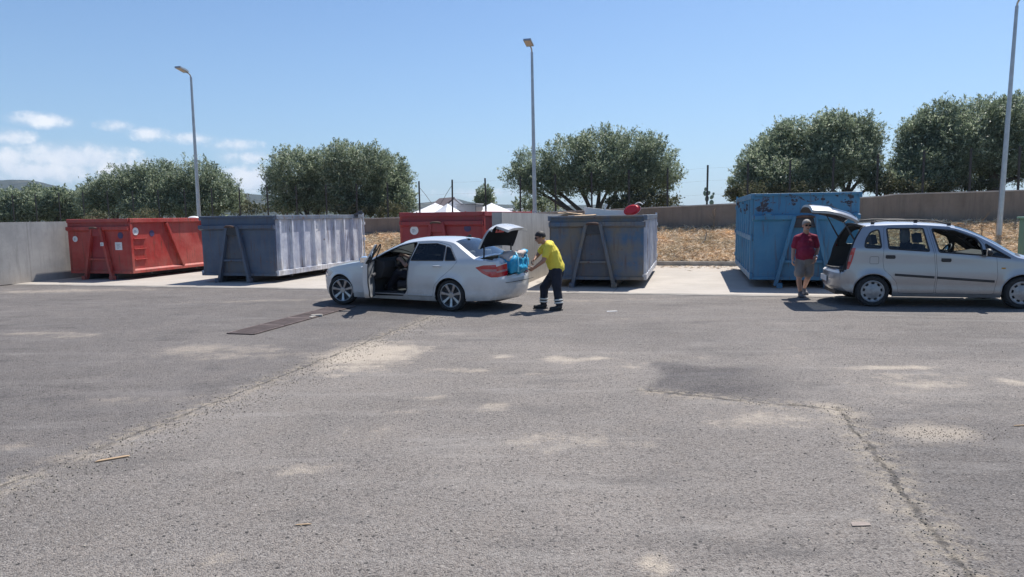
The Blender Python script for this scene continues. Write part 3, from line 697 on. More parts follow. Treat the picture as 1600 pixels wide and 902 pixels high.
# ------------------------------------------------------------------ containers
def container(label, pxl, pxr, vf, zt, L, W, mats, ribs=0, style='blue', yaw=0, ledge=.28, aw=(.2, .52), aoff=0, z0=.19, hook=True, ribn=0, mid=None, plate='plate'):
    body, side, rail = mats
    # find centre u from the two front corners
    ul = u_at(pxl, vf, 1.4); ur = u_at(pxr, vf, 1.4)
    uc = (ul+ur)/2; Wd = W or (ur-ul)
    r = empty('skip_container', uv(uc, vf, .02), YAW+radians(yaw)); tag(r, label, 'skip container')
    h = Wd/2
    mb = MB()
    mb.box((0, .025, (z0+zt)/2), (Wd-.1, .05, zt-z0)); mb.box((0, L/2, z0+.02), (Wd-.1, L-.12, .04))
    mb.build('front_wall', body, r)
    for sx in (-1, 1):
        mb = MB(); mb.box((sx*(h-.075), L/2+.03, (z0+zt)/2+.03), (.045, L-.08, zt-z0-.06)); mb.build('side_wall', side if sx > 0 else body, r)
        mb = MB(); mb.box((sx*(h-.03), L/2, zt-.06), (.13, L, .13)); mb.build('top_rail', rail[0], r, bevel=.012)
        if mid: mb = MB(); mb.box((sx*(h-.02), L/2, mid), (.07, L-.1, .13)); mb.build('middle_rail', rail[0], r, bevel=.01)
        mb = MB()
        if style == 'red':
            mb.prism([(sx*(h-.1), z0), (sx*(h+.02), z0), (sx*(h+.02), z0+.09), (sx*(h-.1), z0+.17)], 'Y', 0, L)
        else: mb.box((sx*(h-.03), L/2, z0+.075), (.12, L, .15))
        mb.build('bottom_rail', rail[1], r, bevel=.01)
        if style == 'blue':
            for k in range(ribn):
                y = .2+(L-.35)*(k/(ribn-1)); mb = MB()
                mb.prism([(y-.075, sx*(h-.055)), (y+.075, sx*(h-.055)), (y+.045, sx*(h+.02)), (y-.045, sx*(h+.02))], 'Z', z0+.15, zt-.125)
                # prism over Z gives (x=poly0,y=poly1): swap
                mb.v = [(b_, a_, c_) for (a_, b_, c_) in mb.v]
                mb.build('rib', side if sx > 0 else body, r, bevel=.006)
        else:
            for y0_, y1_ in ((1.55, 2.25), (3.3, 4.0)):
                mb = MB(); mb.bar((sx*(h-.02), y0_, zt-.14), (sx*(h-.02), y1_, z0+.1), .09, .10, (sx, 0, 0)); mb.build('strut', side, r, bevel=.008)
            mb = MB(); mb.box((sx*(h-.03), .05, (zt+z0)/2), (.1, .1, zt-z0-.14)); mb.build('corner_post', side, r, bevel=.01)
            if sx > 0:
                for zz in (.62, .95, 1.27):
                    mb = MB(); mb.box((sx*(h-.03), .42, zz), (.05, .5, .025)); mb.build('ladder_rung', side, r, bevel=.006)
    # front: recessed top band, ledge rail
    mb = MB(); mb.box((0, -.03, zt-.055), (Wd-.02, .06, .11)) if style == 'red' else mb.box((0, -.012, zt-.03), (Wd-.1, .07, .06)); mb.build('front_top_rail', rail[0] if style == 'red' else body, r, bevel=.01)
    mb = MB(); mb.prism([(-.10, zt-ledge-.10), (-.003, zt-ledge-.15), (-.003, zt-ledge+.012), (-.10, zt-ledge)], 'X', -h+.005, h-.005); mb.build('front_ledge', body, r, bevel=.006)
    mb = MB(); mb.box((0, -.02, z0+.04), (Wd-.08, .05, .08)); mb.build('sill_bar', body, r, bevel=.006)
    # A-frame, hook and skids
    for sx in (-1, 1):
        mb = MB(); mb.bar((aoff+sx*aw[0], -.07, zt-ledge-.02), (aoff+sx*aw[1], -.085, .05), .085, .13, (0, 1, 0)); mb.build('frame_arm', body, r, bevel=.01)
        mb = MB(); mb.box((sx*.53+aoff, L/2-.05, .095), (.12, L-.1, .18)); mb.build('skid', M['under'], r)
        mb = MB(); mb.box((sx*.53+aoff, -.12, .06), (.13, .16, .12)); mb.build('foot', body, r, bevel=.01)
        mb = MB(); mb.tube([(sx*.78-.13, L-.3, .12), (sx*.78+.13, L-.3, .12)], .11, 16); mb.build('roller', M['rust'], r, auto=40)
    mb = MB(); plate is not None and mb.prism([(aoff-aw[0], zt-ledge-.06), (aoff+aw[0], zt-ledge-.06), (aoff+aw[1]-.05, z0+.1), (aoff-aw[1]+.05, z0+.1)], 'Y', -.022, -.003); mb.v and mb.build('frame_plate', M[plate], r)
    mb = MB(); mb.box((aoff, -.055, zt-ledge-.17), (aw[0]*2+.06, .1, .26)); mb.build('hook_plate', M['under'] if style != 'red' else M['red_dark'], r, bevel=.01)
    mb = MB(); mb.box((aoff, -.06, z0+.45), (aw[1]*1.75, .07, .06)); mb.build('frame_brace', body, r, bevel=.008)
    mb = MB(); mb.tube([(aoff-aw[0]+.03, -.19, zt-ledge-.05), (aoff-.08, -.24, zt-ledge-.03), (aoff+.08, -.24, zt-ledge-.03), (aoff+aw[0]-.03, -.19, zt-ledge-.05)], .03, 10); mb.build('hook_bar', M['rust'], r, auto=40)
    for sy in (.9, L*.5, L-.9):
        mb = MB(); mb.box((0, sy, z0-.04), (Wd-.2, .1, .07)); mb.build('cross_member', M['under'], r)
    # rear door
    mb = MB()
    mb.box((-h/2+.02, L-.03, (z0+zt)/2), (h-.1, .05, zt-z0-.05)); mb.build('rear_door', body, r, bevel=.01)
    mb = MB(); mb.box((h/2-.02, L-.03, (z0+zt)/2), (h-.1, .05, zt-z0-.05)); mb.build('rear_door', body, r, bevel=.01)
    for sx in (-1, 1):
        mb = MB(); mb.tube([(sx*(h+.0), L+.03, z0), (sx*(h+.0), L+.03, zt+.06)], .028, 8)
        for zz in (z0+.3, (z0+zt)/2, zt-.3): mb.box((sx*(h), L+.03, zz), (.1, .08, .1))
        mb.build('hinge_post', rail[1], r)
    return r, h, L
def sticker(r, pos, kind, size, ax, m, detail=True):
    # ax 'F' on the front face, 'S' on the right side
    mb = MB(); x, y, z = pos
    if ax == 'F':
        if kind == 'disc': mb.lathe([(1e-4, -.004), (size/2, -.004), (size/2, .004)], 'Y', (x, y, z), 28)
        else: mb.box((x, y, z), (size*1.08, .006, size))
    else:
        if kind == 'disc': mb.lathe([(1e-4, .004), (size/2, .004), (size/2, -.004)], 'X', (x, y, z), 28)
        else: mb.box((x, y, z), (.006, size*1.08, size))
    s_ = mb.build('sticker', m, r)
    if detail and m is M['white_vinyl']:
        mb = MB()
        rows = [(-.25, .6), (-.08, .45), (.1, .62), (.27, .3)] if kind != 'disc' else [(-.1, .3), (.05, .42), (.18, .2)]
        for (dz_, wd) in rows:
            if ax == 'F': mb.box((x+(wd-.6)*size*.3, y-.0055, z-dz_*size), (wd*size, .003, size*.06))
            else: mb.box((x+.0055, y+(wd-.6)*size*.3, z-dz_*size), (.003, wd*size, size*.06))
        mb.build('printing', M['grey_ink'], s_)
    return s_
RL = [M['red'], M['red'], (M['red'], M['red'])]
r, h, L = container('bright red container with slanted side struts beside the left grey wall', 107, 203, 17.55, 1.90, 6.0, None, RL, style='red', plate='red_dark', ledge=.24, aw=(.16, .50))
sticker(r, (-h*.78, -.006, 1.28), 'disc', .19, 'F', M['white_vinyl']); sticker(r, (h*.62, -.006, 1.05), 'sq', .24, 'F', M['white_vinyl'])
sticker(r, (h*.70, -.006, 1.38), 'disc', .20, 'F', M['navy_vinyl']); sticker(r, (.30, -.20, 1.12), 'sq', .11, 'F', M['white_vinyl'])
sx_ = h-.048
sticker(r, (sx_, .28, 1.50), 'disc', .24, 'S', M['white_vinyl']); sticker(r, (sx_, .95, 1.42), 'disc', .2, 'S', M['navy_vinyl']); sticker(r, (sx_, 4.85, 1.32), 'sq', .26, 'S', M['white_vinyl'])
r1 = r
r, h, L = container('long slate blue container with faded ribbed side painted sunlit pale behind the white saloon', 313, 431.5, 17.25, 1.93, 5.4, None, [M['blue_grey'], M['blue_side'], (M['blue_rust'], M['blue_side'])], ribn=9, ledge=.27, aw=(.17, .50), aoff=-.12)
sticker(r, (h-.044, 2.27, 1.57), 'disc', .27, 'S', M['white_vinyl'])
RD = [M['red_dark'], M['red'], (M['red_dark'], M['red'])]
r, h, L = container('dark red container with round clock like sticker behind the white saloon', 626, 756, 18.0, 1.95, 5.8, None, RD, style='red', plate='red_dark', ledge=.25, aw=(.17, .42), aoff=-.1)
sticker(r, (-h*.66, -.006, 1.45), 'disc', .25, 'F', M['white_vinyl']); sticker(r, (h*.62, -.006, 1.5), 'disc', .2, 'F', M['navy_vinyl'])
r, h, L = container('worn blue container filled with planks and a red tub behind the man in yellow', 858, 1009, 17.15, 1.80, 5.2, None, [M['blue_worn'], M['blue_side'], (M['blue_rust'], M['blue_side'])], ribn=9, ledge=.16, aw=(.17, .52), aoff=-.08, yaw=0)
mid_c = (r, h, L)
r, h, L = container('tall bright blue container with paint scars behind the man in maroon', 1174.5, 1343, 17.6, 2.27, 5.7, None, [M['blue_sky'], M['blue_sky'], (M['blue_sky'], M['blue_sky'])], ribn=8, ledge=.52, aw=(.22, .62), aoff=-.02, mid=1.2, plate=None)
mb = MB(); mb.box((-h+.35, -.115, 1.80-.05), (.18, .02, .09)); mb.build('latch', M['blue_sky'], r, bevel=.005)

# cargo of the worn blue container (things of their own)
def in_mid(x, y, z):
    rr = mid_c[0]; p = Matrix.Rotation(rr.rotation_euler.z, 3, 'Z') @ Vector((x, y, z)); return rr.location+p
yz = YAW
e = empty('plastic_tub', in_mid(.84, .45, 1.93), yz); tag(e, 'red oval plastic tub lying on its side on the worn blue container', 'tub')
mb = MB(); prof = [(.02, .30), (.24, .28), (.30, 0), (.325, 0), (.325, -.02), (.27, .0), (.22, .25), (.02, .26)]
mb.lathe([(r_, a_) for r_, a_ in [(.01, .26), (.23, .25), (.29, .0), (.335, -.01), (.335, -.03), (.28, -.03), (.215, .22), (.01, .23)]], 'Y', (0, 0, 0), 36)
t_ = mb.build('tub_shell', M['red_plastic'], e, auto=40); t_.scale = (.66, .22, .42); t_.rotation_euler = (radians(14), radians(14), radians(172))
mb = MB(); mb.tube([(-.1+.2*t, -.02, .33+.05*sin(pi*t)) for t in np.linspace(0, 1, 8)], .014, 8); h_ = mb.build('tub_handle', M['white_plastic'], e, auto=50); h_.location = (.17, 0, -.20)
mb = MB(); mb.lathe([(.325, -.02), (.345, -.015), (.345, -.035), (.325, -.035)], 'Y', (0, 0, 0), 36, closed=True); q_ = mb.build('rim_trim', M['white_plastic'], e, auto=40); q_.scale = (.66, .22, .42); q_.rotation_euler = t_.rotation_euler
e = empty('garden_lounger', in_mid(.18, .7, 1.80), yz-.1); tag(e, 'broken white plastic lounger sticking out beside the red tub on the container', 'lounger')
mb = MB(); mb.prism([(-.62, .2), (-.56, .22), (.1, .13), (.5, .12), (.5, -.1), (-.55, -.1)], 'Y', -.02, .02); mb.build('lounger_bed', M['white_plastic'], e, bevel=.006)
mb = MB(); mb.tube([(-.08, 0, .08), (-.05, 0, .2), (.0, .01, .29)], .025, 8); mb.build('armrest', M['white_plastic'], e, auto=40)
for k, (x, y, z, a, tl, L_, lb) in enumerate([(-.55, .6, 1.84, .9, .10, .9, 'broad raw plank resting over the rim near the hook of the worn blue container'),
                                        (-.95, 1.1, 1.83, 2.4, .12, .8, 'thin raw plank tilted among the rubbish left of the broad plank'),
                                        (-.30, .12, 1.80, .35, -.05, .55, 'short pale plank hanging over the front rim of the worn blue container'),
                                        (-1.05, 2.2, 1.86, .2, .05, .7, 'far raw plank showing above the left rim of the worn blue container')]):
    mb = MB(); mb.box((0, 0, 0), (L_, .11 if k else .2, .03)); o = mb.build('wood_plank', M['plank'], bevel=.003)
    o.location = in_mid(x, y, z); o.rotation_euler = (.15, tl, YAW+a); tag(o, lb, 'plank')
for k in range(3):
    mb = MB()
    for i in range(7): mb.box((random.uniform(-.35, .35), random.uniform(-.5, .5), random.uniform(-.1, .1)), (random.uniform(.1, .4), random.uniform(.1, .4), random.uniform(.05, .2)), Matrix.Rotation(random.uniform(0, 3), 3, 'Z') @ Matrix.Rotation(random.uniform(-.5, .5), 3, 'X'))
    o = mb.build('scrap_heap', M['scrap'], bevel=.01); o.location = in_mid(-.6+.6*k, 1.8+k*.8, 1.62); o.rotation_euler = (0, 0, k)
    tag(o, ['dark scrap heap inside the worn blue container, left side', 'dark scrap heap inside the worn blue container, centre', 'dark scrap heap inside the worn blue container, near its rear'][k], 'scrap')
# scrap on the slate blue container far end
pp = uv(u_at(556, 22.0, 1.95), 22.0, 1.90)
mb = MB(); mb.bar((-.3, 0, .0), (.25, 0, .12), .15, .05); mb.tube([(.05, 0, .05), (.12, 0, .16), (.22, 0, .17)], .03, 8); mb.box((-.1, .1, .02), (.35, .2, .08))
o = mb.build('scrap_piece', M['scrap'], bevel=.01); o.location = pp; o.rotation_euler = (0, 0, YAW+.4); tag(o, 'dark bent scrap poking up at the far end of the slate blue container', 'scrap')
p_ = r1.location+Matrix.Rotation(YAW, 3, 'Z') @ Vector((.75, 3.4, 1.88))
mb = MB(); mb.ell((0, 0, 0), (.22, .16, .09)); o = mb.build('rubbish_bag', M['white_plastic'], smooth=True); o.location = p_; tag(o, 'white rubbish bag just showing over the rim of the bright red container', 'bag')

# green bin at the right edge
ug = u_at(1584, 17.9, 1.2)
e = empty('green_bin', uv(ug, 20.8, .02), YAW); ug = u_at(1586, 20.8, 1.2); ug = u_at(1587, 23.3, 1.5); e.location = uv(ug, 20.8, .02); tag(e, 'green metal bin cut off by the right edge behind the silver car', 'bin')
mb = MB(); mb.box((1.2, 1.2, .82), (2.3, 2.4, 1.42)); mb.build('bin_body', M['green'], e, bevel=.02)
mb = MB(); mb.box((1.2, 1.2, 1.56), (2.42, 2.5, .06)); mb.build('bin_lid', M['green'], e, bevel=.02)
for k in range(5): mb = MB(); mb.box((.12+.53*k, -.03, .8), (.09, .06, 1.38)); mb.build('rib', M['green'], e, bevel=.008)

# ------------------------------------------------------------------ drain grate
e = empty('drain_grate', uv(-7.02, 9.42, .004), YAW); tag(e, 'rusty slotted drain grate set in the asphalt in front of the white saloon', 'drain')
W_, L_ = .52, 3.45
M['grate'] = mat('rusty_grate', (.15, .115, .105), .75, .2, var=.35, vs=4)
M['pit'] = mat('dark_drain_channel', (.02, .018, .017), .9)
mb = MB(); mb.box((0, L_/2, .001), (W_, L_, .002)); mb.build('drain_channel', M['pit'], e)
for k in range(4):
    y0_ = k*L_/4+.01; y1_ = (k+1)*L_/4-.01; mb = MB()
    for sx in (-1, 1): mb.box((sx*(W_/2-.012), (y0_+y1_)/2, .010), (.024, y1_-y0_, .014))
    for yy in (y0_, y1_): mb.box((0, yy, .010), (W_-.05, .02, .013))
    nb = 13
    for i in range(nb):
        yy = y0_+.02+(y1_-y0_-.04)*i/(nb-1); mb.bar((-W_/2+.02, yy-.008, .009), (W_/2-.02, yy+.008, .009), .032, .012)
    mb.build('grate_panel', M['grate'], e)

# ------------------------------------------------------------------ olive trees
M['olive'] = island_mat('olive_leaves', [(.095, .13, .085), (.175, .225, .15), (.28, .34, .235), (.54, .60, .48)], .45, .48)
M['bush'] = island_mat('shrub_leaves', [(.05, .065, .035), (.09, .11, .06), (.14, .15, .09), (.22, .20, .13)], .7, .25)
M['bark'] = mat('olive_bark', (.09, .075, .06), .9, var=.4, vs=6, bump=.6)
M['twig'] = mat('dry_twigs', (.20, .15, .10), .9, var=.3)
def leaf_mesh(name, lobes, n, m, parent, ll=.15, lw=.042, clump=.20, upb=.6, thr=.0):
    # lobes: (centre, radii)
    vol = np.array([r[0]*r[1]*r[2] for _, r in lobes])**.75; vol /= vol.sum()
    nc = max(8, n//42); per = n//nc
    li = RNG.choice(len(lobes), nc, p=vol)
    C_ = np.array([lobes[i][0] for i in li]); R_ = np.array([lobes[i][1] for i in li])
    d = RNG.normal(size=(nc, 3)); d /= np.linalg.norm(d, axis=1, keepdims=True)
    rad = RNG.uniform(.35, 1, nc)**.45*RNG.normal(1., .10, nc)
    cc = C_+d*R_*rad[:, None]
    shoot = d*.8+np.array([0, 0, upb])+RNG.normal(size=(nc, 3))*.45; shoot /= np.linalg.norm(shoot, axis=1, keepdims=True)
    t = RNG.uniform(-.5, 1.1, (nc, per)); sz = RNG.uniform(.6, 1.5, nc)
    off = RNG.normal(size=(nc, per, 3))*clump*.62*sz[:, None, None]*np.clip(1.15-t, .12, 1.3)[..., None]
    p = cc[:, None]+shoot[:, None]*t[..., None]*clump*1.7*sz[:, None, None]+off
    dd = shoot[:, None]+RNG.normal(size=(nc, per, 3))*.75; p = p.reshape(-1, 3); dd = dd.reshape(-1, 3)
    k = len(p)
    return strip_cloud(name, p, dd, RNG.uniform(.6, 1.3, k)*ll, RNG.uniform(.6, 1.3, k)*lw, m, None)
def add_parent(o, root):
    o.parent = root
    me = o.data; nvt = len(me.vertices); a = np.empty(nvt*3, np.float32); me.vertices.foreach_get('co', a)
    a = a.reshape(-1, 3)-np.array(root.location, np.float32); me.vertices.foreach_set('co', a.ravel()); me.update()
def tree(label, lob, Y, base_px, n, m=None, name='olive_tree', group='olive trees behind the fence', trunk=True, zb=None, depth=.9, ll=.15, lw=.042, clump=.2, tr=.17, fork=.35):
    m = m or M['olive']; L = []
    for (cx, cy, rx, ry) in lob:
        Yl = Y+RNG.uniform(-.8, .8)
        c = at(cx, cy, Yl); k = Yl/F*1.0; L.append(((c.x, c.y, c.z), (rx*k, (rx*.55+ry*.35)*k*depth, ry*k)))
    b = at(base_px, 320, Y)
    q = Vector((b.x, b.y, 0)); uu = q.dot(UA); vv = q.dot(VA); zg = grove_z(uu, vv)-.05 if zb is None else zb
    root = empty(name, (b.x, b.y, zg)); tag(root, label, 'tree', group)
    cr = leaf_mesh('crown', L, int(n*1.25), m, None, ll, lw, clump); add_parent(cr, root)
    if trunk:
        mb = MB(); top = sum((Vector(c) for c, r in L), Vector())/len(L)-root.location
        fk = Vector((top.x*.1, 0, (top.z)*fork)); g1 = Vector((.05, 0, fk.z*.5))
        mb.tube([(0, 0, 0), g1, fk], [tr*1.25, tr, tr*.9], 12, cap=False)
        for c, r in L:
            e_ = Vector(c)-root.location-Vector((0, 0, r[2]*.2)); m_ = fk.lerp(e_, .45)+Vector((random.uniform(-.2, .2), random.uniform(-.2, .2), -.15))
            mb.tube([fk-Vector((0, 0, .1)), m_, e_], [tr*.62, tr*.38, .03], 8, cap=False)
            for j in range(3):
                e2 = e_+Vector((random.uniform(-1, 1)*r[0]*.7, random.uniform(-1, 1)*r[1]*.6, random.uniform(-.2, .8)*r[2])); mb.tube([m_.lerp(e_, .6), (m_+e2)/2+Vector((0, 0, .1)), e2], [.04, .03, .012], 6, cap=False)
        mb.build('trunk', M['bark'], root, auto=60)
    return root
tree('big dense olive tree left half of the clump behind the slate blue container', [(462, 272, 46, 36), (450, 300, 36, 28), (510, 266, 42, 32), (505, 300, 50, 30), (480, 315, 40, 18)], 36, 487, 42000)
tree('tallest rounded olive tree in the middle of the clump above the slate blue container', [(545, 258, 40, 30), (575, 262, 34, 30), (555, 290, 48, 34), (570, 315, 40, 18), (528, 312, 36, 18)], 35.2, 552, 40000)
tree('narrow olive tree at the right end of the clump, left of the bare fence posts', [(612, 275, 26, 30), (610, 300, 32, 32), (625, 318, 22, 18)], 36.5, 612, 20000)
tree('wide spreading olive tree with bare forked trunk showing above the worn blue container',
     [(833, 262, 34, 22), (815, 278, 24, 18), (850, 290, 40, 17), (888, 250, 42, 32), (938, 236, 44, 30), (985, 240, 42, 30), (1022, 254, 34, 34), (960, 272, 70, 26), (1005, 284, 46, 18), (900, 282, 50, 20), (1048, 275, 16, 22)],
     35, 931, 78000, tr=.24, fork=.30)
tree('olive tree with low left flank above the bright blue container', [(1237, 228, 38, 34), (1205, 250, 34, 30), (1178, 268, 24, 26), (1160, 290, 20, 15), (1225, 278, 55, 24)], 33, 1240, 50000, tr=.2)
tree('round topped olive tree above the right edge of the bright blue container', [(1300, 215, 38, 34), (1338, 220, 32, 34), (1310, 252, 46, 28), (1356, 258, 18, 26), (1290, 278, 28, 16), (1368, 284, 18, 14)], 32.5, 1320, 52000, tr=.2)
tree('tall olive tree just right of the sky gap over the silver car', [(1438, 222, 32, 36), (1470, 203, 36, 38), (1500, 225, 34, 40), (1418, 264, 24, 24), (1455, 262, 50, 30), (1440, 285, 50, 14)], 32, 1455, 62000, tr=.24)
tree('tallest dark olive tree behind the right hand street lamp', [(1535, 200, 40, 42), (1580, 192, 42, 36), (1625, 205, 44, 44), (1560, 240, 60, 30), (1530, 268, 40, 22), (1620, 262, 46, 26)], 32, 1548, 66000, tr=.26)
tree('olive tree in the left row with the lamp pole crossing its right side', [(308, 282, 34, 28), (290, 300, 36, 28), (335, 300, 34, 30), (355, 312, 22, 20), (310, 322, 50, 18)], 41, 312, 36000)
tree('bushy olive tree between the left lamp and the paler shrubs', [(245, 276, 34, 22), (225, 295, 36, 25), (262, 300, 34, 26), (240, 322, 55, 18)], 41.5, 243, 34000)
tree('lower olive tree above the bright red container', [(192, 288, 30, 22), (170, 300, 36, 22), (150, 312, 30, 18), (185, 325, 50, 16)], 42, 180, 26000)
for k, (cx, cy, rx, ry, lb) in enumerate([(12, 322, 32, 22, 'small grey green olive tree at the far left edge above the grey wall'), (52, 316, 30, 22, 'small olive tree second from the left edge above the grey wall'),
                                          (92, 318, 28, 20, 'small olive tree third from the left edge above the grey wall'), (128, 320, 22, 22, 'small olive tree touching the left flank of the taller row')]):
    tree(lb, [(cx, cy, rx, ry), (cx-8, cy+12, rx*.9, ry*.7), (cx+12, cy+10, rx*.8, ry*.8)], 48, cx, 11000, ll=.2, lw=.07)
tree('lone small round tree between two bare fence posts beside the white tent', [(757, 305, 10, 10), (754, 314, 10, 9), (761, 313, 9, 9)], 62, 757, 5200, ll=.2, lw=.08, clump=.22, tr=.12)
tree('pale small tree between the left row and the big olive clump', [(372, 318, 12, 13), (440, 320, 0.1, 0.1)][:1], 46, 372, 4000, M['bush'], trunk=True)
def shrub(label, lob, Y, n, m, name='shrub', ll=.14, lw=.05, g='shrubs behind the fence'):
    L = []
    for (cx, cy, rx, ry) in lob:
        c = at(cx, cy, Y+RNG.uniform(-.5, .5)); k = Y/F; L.append(((c.x, c.y, c.z), (rx*k, rx*.6*k+.2, ry*k)))
    b = L[0][0]; root = empty(name, (b[0], b[1], b[2]-L[0][1][2])); tag(root, label, 'shrub', g)
    o = leaf_mesh('foliage', L, n, m, None, ll, lw, .13); add_parent(o, root)
    mb = MB()
    for j in range(6): mb.tube([(0, 0, -.5), (random.uniform(-.2, .2), random.uniform(-.2, .2), .2), (random.uniform(-.5, .5), random.uniform(-.4, .4), L[0][1][2]*1.5)], [.025, .02, .008], 5)
    mb.build('stem', M['twig'], root)
shrub('yellowish low shrub right of the forked olive trunk', [(1010, 313, 34, 10), (975, 318, 26, 8), (1045, 315, 16, 7)], 33.5, 6500, M['bush'])
shrub('low dark green shrub at the foot of the middle street lamp', [(850, 322, 26, 9), (820, 320, 22, 9)], 38, 4500, M['olive'])
shrub('low green shrub spilling left of the bright blue container corner', [(1168, 300, 26, 8), (1148, 306, 12, 6)], 31, 3500, M['bush'])
shrub('yellow green undergrowth below the trees over the bright blue container', [(1210, 297, 45, 9), (1260, 298, 35, 8)], 31.5, 6000, M['bush'])
shrub('undergrowth between the trunks above the silver car roof', [(1420, 292, 50, 9), (1480, 290, 44, 9)], 31, 6500, M['bush'])
shrub('short undergrowth right of the sky gap and left of the street lamp', [(1385, 290, 20, 12), (1530, 288, 24, 8)], 31, 4500, M['bush'])
shrub('pale shrub behind the slate blue container under the big olive clump', [(445, 325, 22, 10), (400, 328, 24, 7)], 40, 3500, M['bush'])
shrub('dry pale shrub under the right part of the big olive clump', [(600, 328, 34, 8), (550, 329, 30, 7)], 34, 4500, M['bush'])
shrub('low dry weeds over the rim of the bright red container', [(150, 340, 14, 6), (215, 338, 10, 5), (232, 338, 12, 6)], 34, 1500, M['bush'])
# prickly pear behind the wall
c = at(1104, 312, 31); e = empty('prickly_pear', c); e.scale = (.72, .72, .72); tag(e, 'small prickly pear behind the wall beside a bare fence post', 'cactus')
M['cactus'] = mat('cactus_pad', (.20, .26, .18), .7, var=.2)
for (x, z, r_, a) in [(0, .15, .2, .1), (-.1, .48, .17, -.3), (.12, .5, .15, .4), (.32, .25, .15, .6), (-.05, .75, .12, .1), (.45, .45, .10, .2), (.3, -.1, .18, 0)]:
    mb = MB(); mb.ell((0, 0, 0), (r_*.75, .05, r_), n=12, m=8); o = mb.build('pad', M['cactus'], e, smooth=True); o.location = (x, random.uniform(-.1, .1), z-.1); o.rotation_euler = (0, a, random.uniform(-.6, .6))
# dry weeds on the bank
for k, (px, py0, py1, v, lb) in enumerate([(1115, 350, 322, 28.4, 'thin dead sapling against the brown wall between the two blue containers'), (1513, 366, 344, 26.2, 'dry weed stem left of the pair on the straw above the silver car'),
                              (1534, 368, 338, 26.0, 'taller dry weed on the straw just left of the street lamp')]):
    u = u_at(px, v, 1.4); H_ = (py0-py1)*28/F*1.25
    mb = MB(); mb.tube([(0, 0, 0), (.03, 0, H_*.5), (-.02, 0, H_)], [.02, .014, .006], 6)
    for j in range(12):
        z = H_*(.25+.06*j); a = random.uniform(0, 6.28); l_ = random.uniform(.12, .4); mb.tube([(0, 0, z), (cos(a)*l_*.6, sin(a)*l_*.6, z+l_*.4), (cos(a)*l_, sin(a)*l_, z+l_*.9)], [.008, .006, .003], 5)
    o = mb.build('dry_weed', M['twig']); o.location = uv(u, v, bank_z(u, v)-.02); tag(o, lb, 'weed', None)
mb = MB(); u = u_at(1095, 26.5, 1); mb.tube([(0, 0, 0), (.25, .3, .18), (.38, .6, .45)], [.03, .025, .015], 7); o = mb.build('fallen_branch', M['bark']); o.location = uv(u, 26.2, bank_z(u, 26.2)); tag(o, 'dark branch lying on the straw between the two blue containers', 'branch')

# ------------------------------------------------------------------ market tents and cabins beyond the wall
def tent(px_apex, py_apex, py_eave, Y, half, label, mt, rot=.2, extra=None):
    a = at(px_apex, py_apex, Y); zE = at(px_apex, py_eave, Y).z
    r = empty('market_tent', (a.x, a.y, 0), rot); tag(r, label, 'tent', None)
    mb = MB(); h = half; n_ = 6; vs = []; 
    prof = [(1, zE-.28), (1, zE), (.6, zE+(a.z-zE)*.34), (.28, zE+(a.z-zE)*.68), (.04, a.z-.05), (.02, a.z)]
    for (s_, z) in prof: vs += [(-h*s_, -h*s_, z), (h*s_, -h*s_, z), (h*s_, h*s_, z), (-h*s_, h*s_, z)]
    fs = [(i*4+k, i*4+(k+1) % 4, (i+1)*4+(k+1) % 4, (i+1)*4+k) for i in range(len(prof)-1) for k in range(4)]; fs.append((20, 21, 22, 23))
    mb.add(vs, fs); mb.build('canopy', mt, r)
    for sx in (-1, 1):
        for sy in (-1, 1): mb = MB(); mb.box((sx*h*.97, sy*h*.97, zE/2), (.06, .06, zE)); mb.build('leg', M['galv'], r)
tent(680, 317, 334, 46, 1.55, 'white pyramid tent furthest left behind the dark red container', M['tent'], .3)
tent(768, 317, 336, 46, 1.45, 'white pyramid tent right of the grey cabin', M['tent'], .5)
tent(699, 318, 341, 43.5, 1.1, 'small white tent in front of the brown roofed stall', M['tent'], .75)
# brown and white gabled stall
a = at(698, 309, 48); zE = at(698, 336, 48).z
r = empty('gabled_stall', (a.x, a.y, 0), .45); tag(r, 'gabled stall with brown left roof slope and white right side behind the small tent', 'stall')
mb = MB(); h_ = 1.65; mb.add([(0, -1.5, a.z), (0, 1.5, a.z), (-h_, 1.5, zE), (-h_, -1.5, zE), (-h_, -1.5, zE-.06), (0, -1.5, a.z-.07), (0, 1.5, a.z-.07), (-h_, 1.5, zE-.06)], [(0, 1, 2, 3), (3, 4, 5, 0), (4, 7, 6, 5), (1, 6, 7, 2), (2, 7, 4, 3)]); mb.build('roof_slope', M['tent_brown'], r)
mb = MB(); mb.add([(0.003, -1.5, a.z), (0.003, 1.5, a.z), (h_, 1.5, zE), (h_, -1.5, zE), (h_, -1.5, zE-.06), (0.003, -1.5, a.z-.07), (0.003, 1.5, a.z-.07), (h_, 1.5, zE-.06)], [(0, 3, 2, 1), (3, 0, 5, 4), (4, 5, 6, 7), (1, 2, 7, 6), (2, 3, 4, 7)]); mb.build('roof_slope', M['tent'], r)
mb = MB(); mb.prism([(-h_+.1, 0), (h_-.1, 0), (h_-.1, zE-.1), (0, a.z-.15), (-h_+.1, zE-.1)], 'Y', -1.4, 1.4); mb.build('stall_body', M['white_cloth'], r)
a = at(717, 322, 44); b = at(748, 322, 44); zt_ = at(730, 318, 44).z
r = empty('grey_cabin', ((a.x+b.x)/2, a.y+1, 0), -.25); tag(r, 'grey flat roofed cabin with dark right side between the tents', 'cabin')
wd = (b.x-a.x)
mb = MB(); mb.box((0, 0, zt_/2-.05), (wd, 1.6, zt_-.1)); mb.build('cabin_body', M['cabin'], r, bevel=.01)
mb = MB(); mb.box((wd/2+.012, 0, zt_/2-.06), (.02, 1.55, zt_-.14)); mb.build('side_panel', M['cabin_dark'], r)
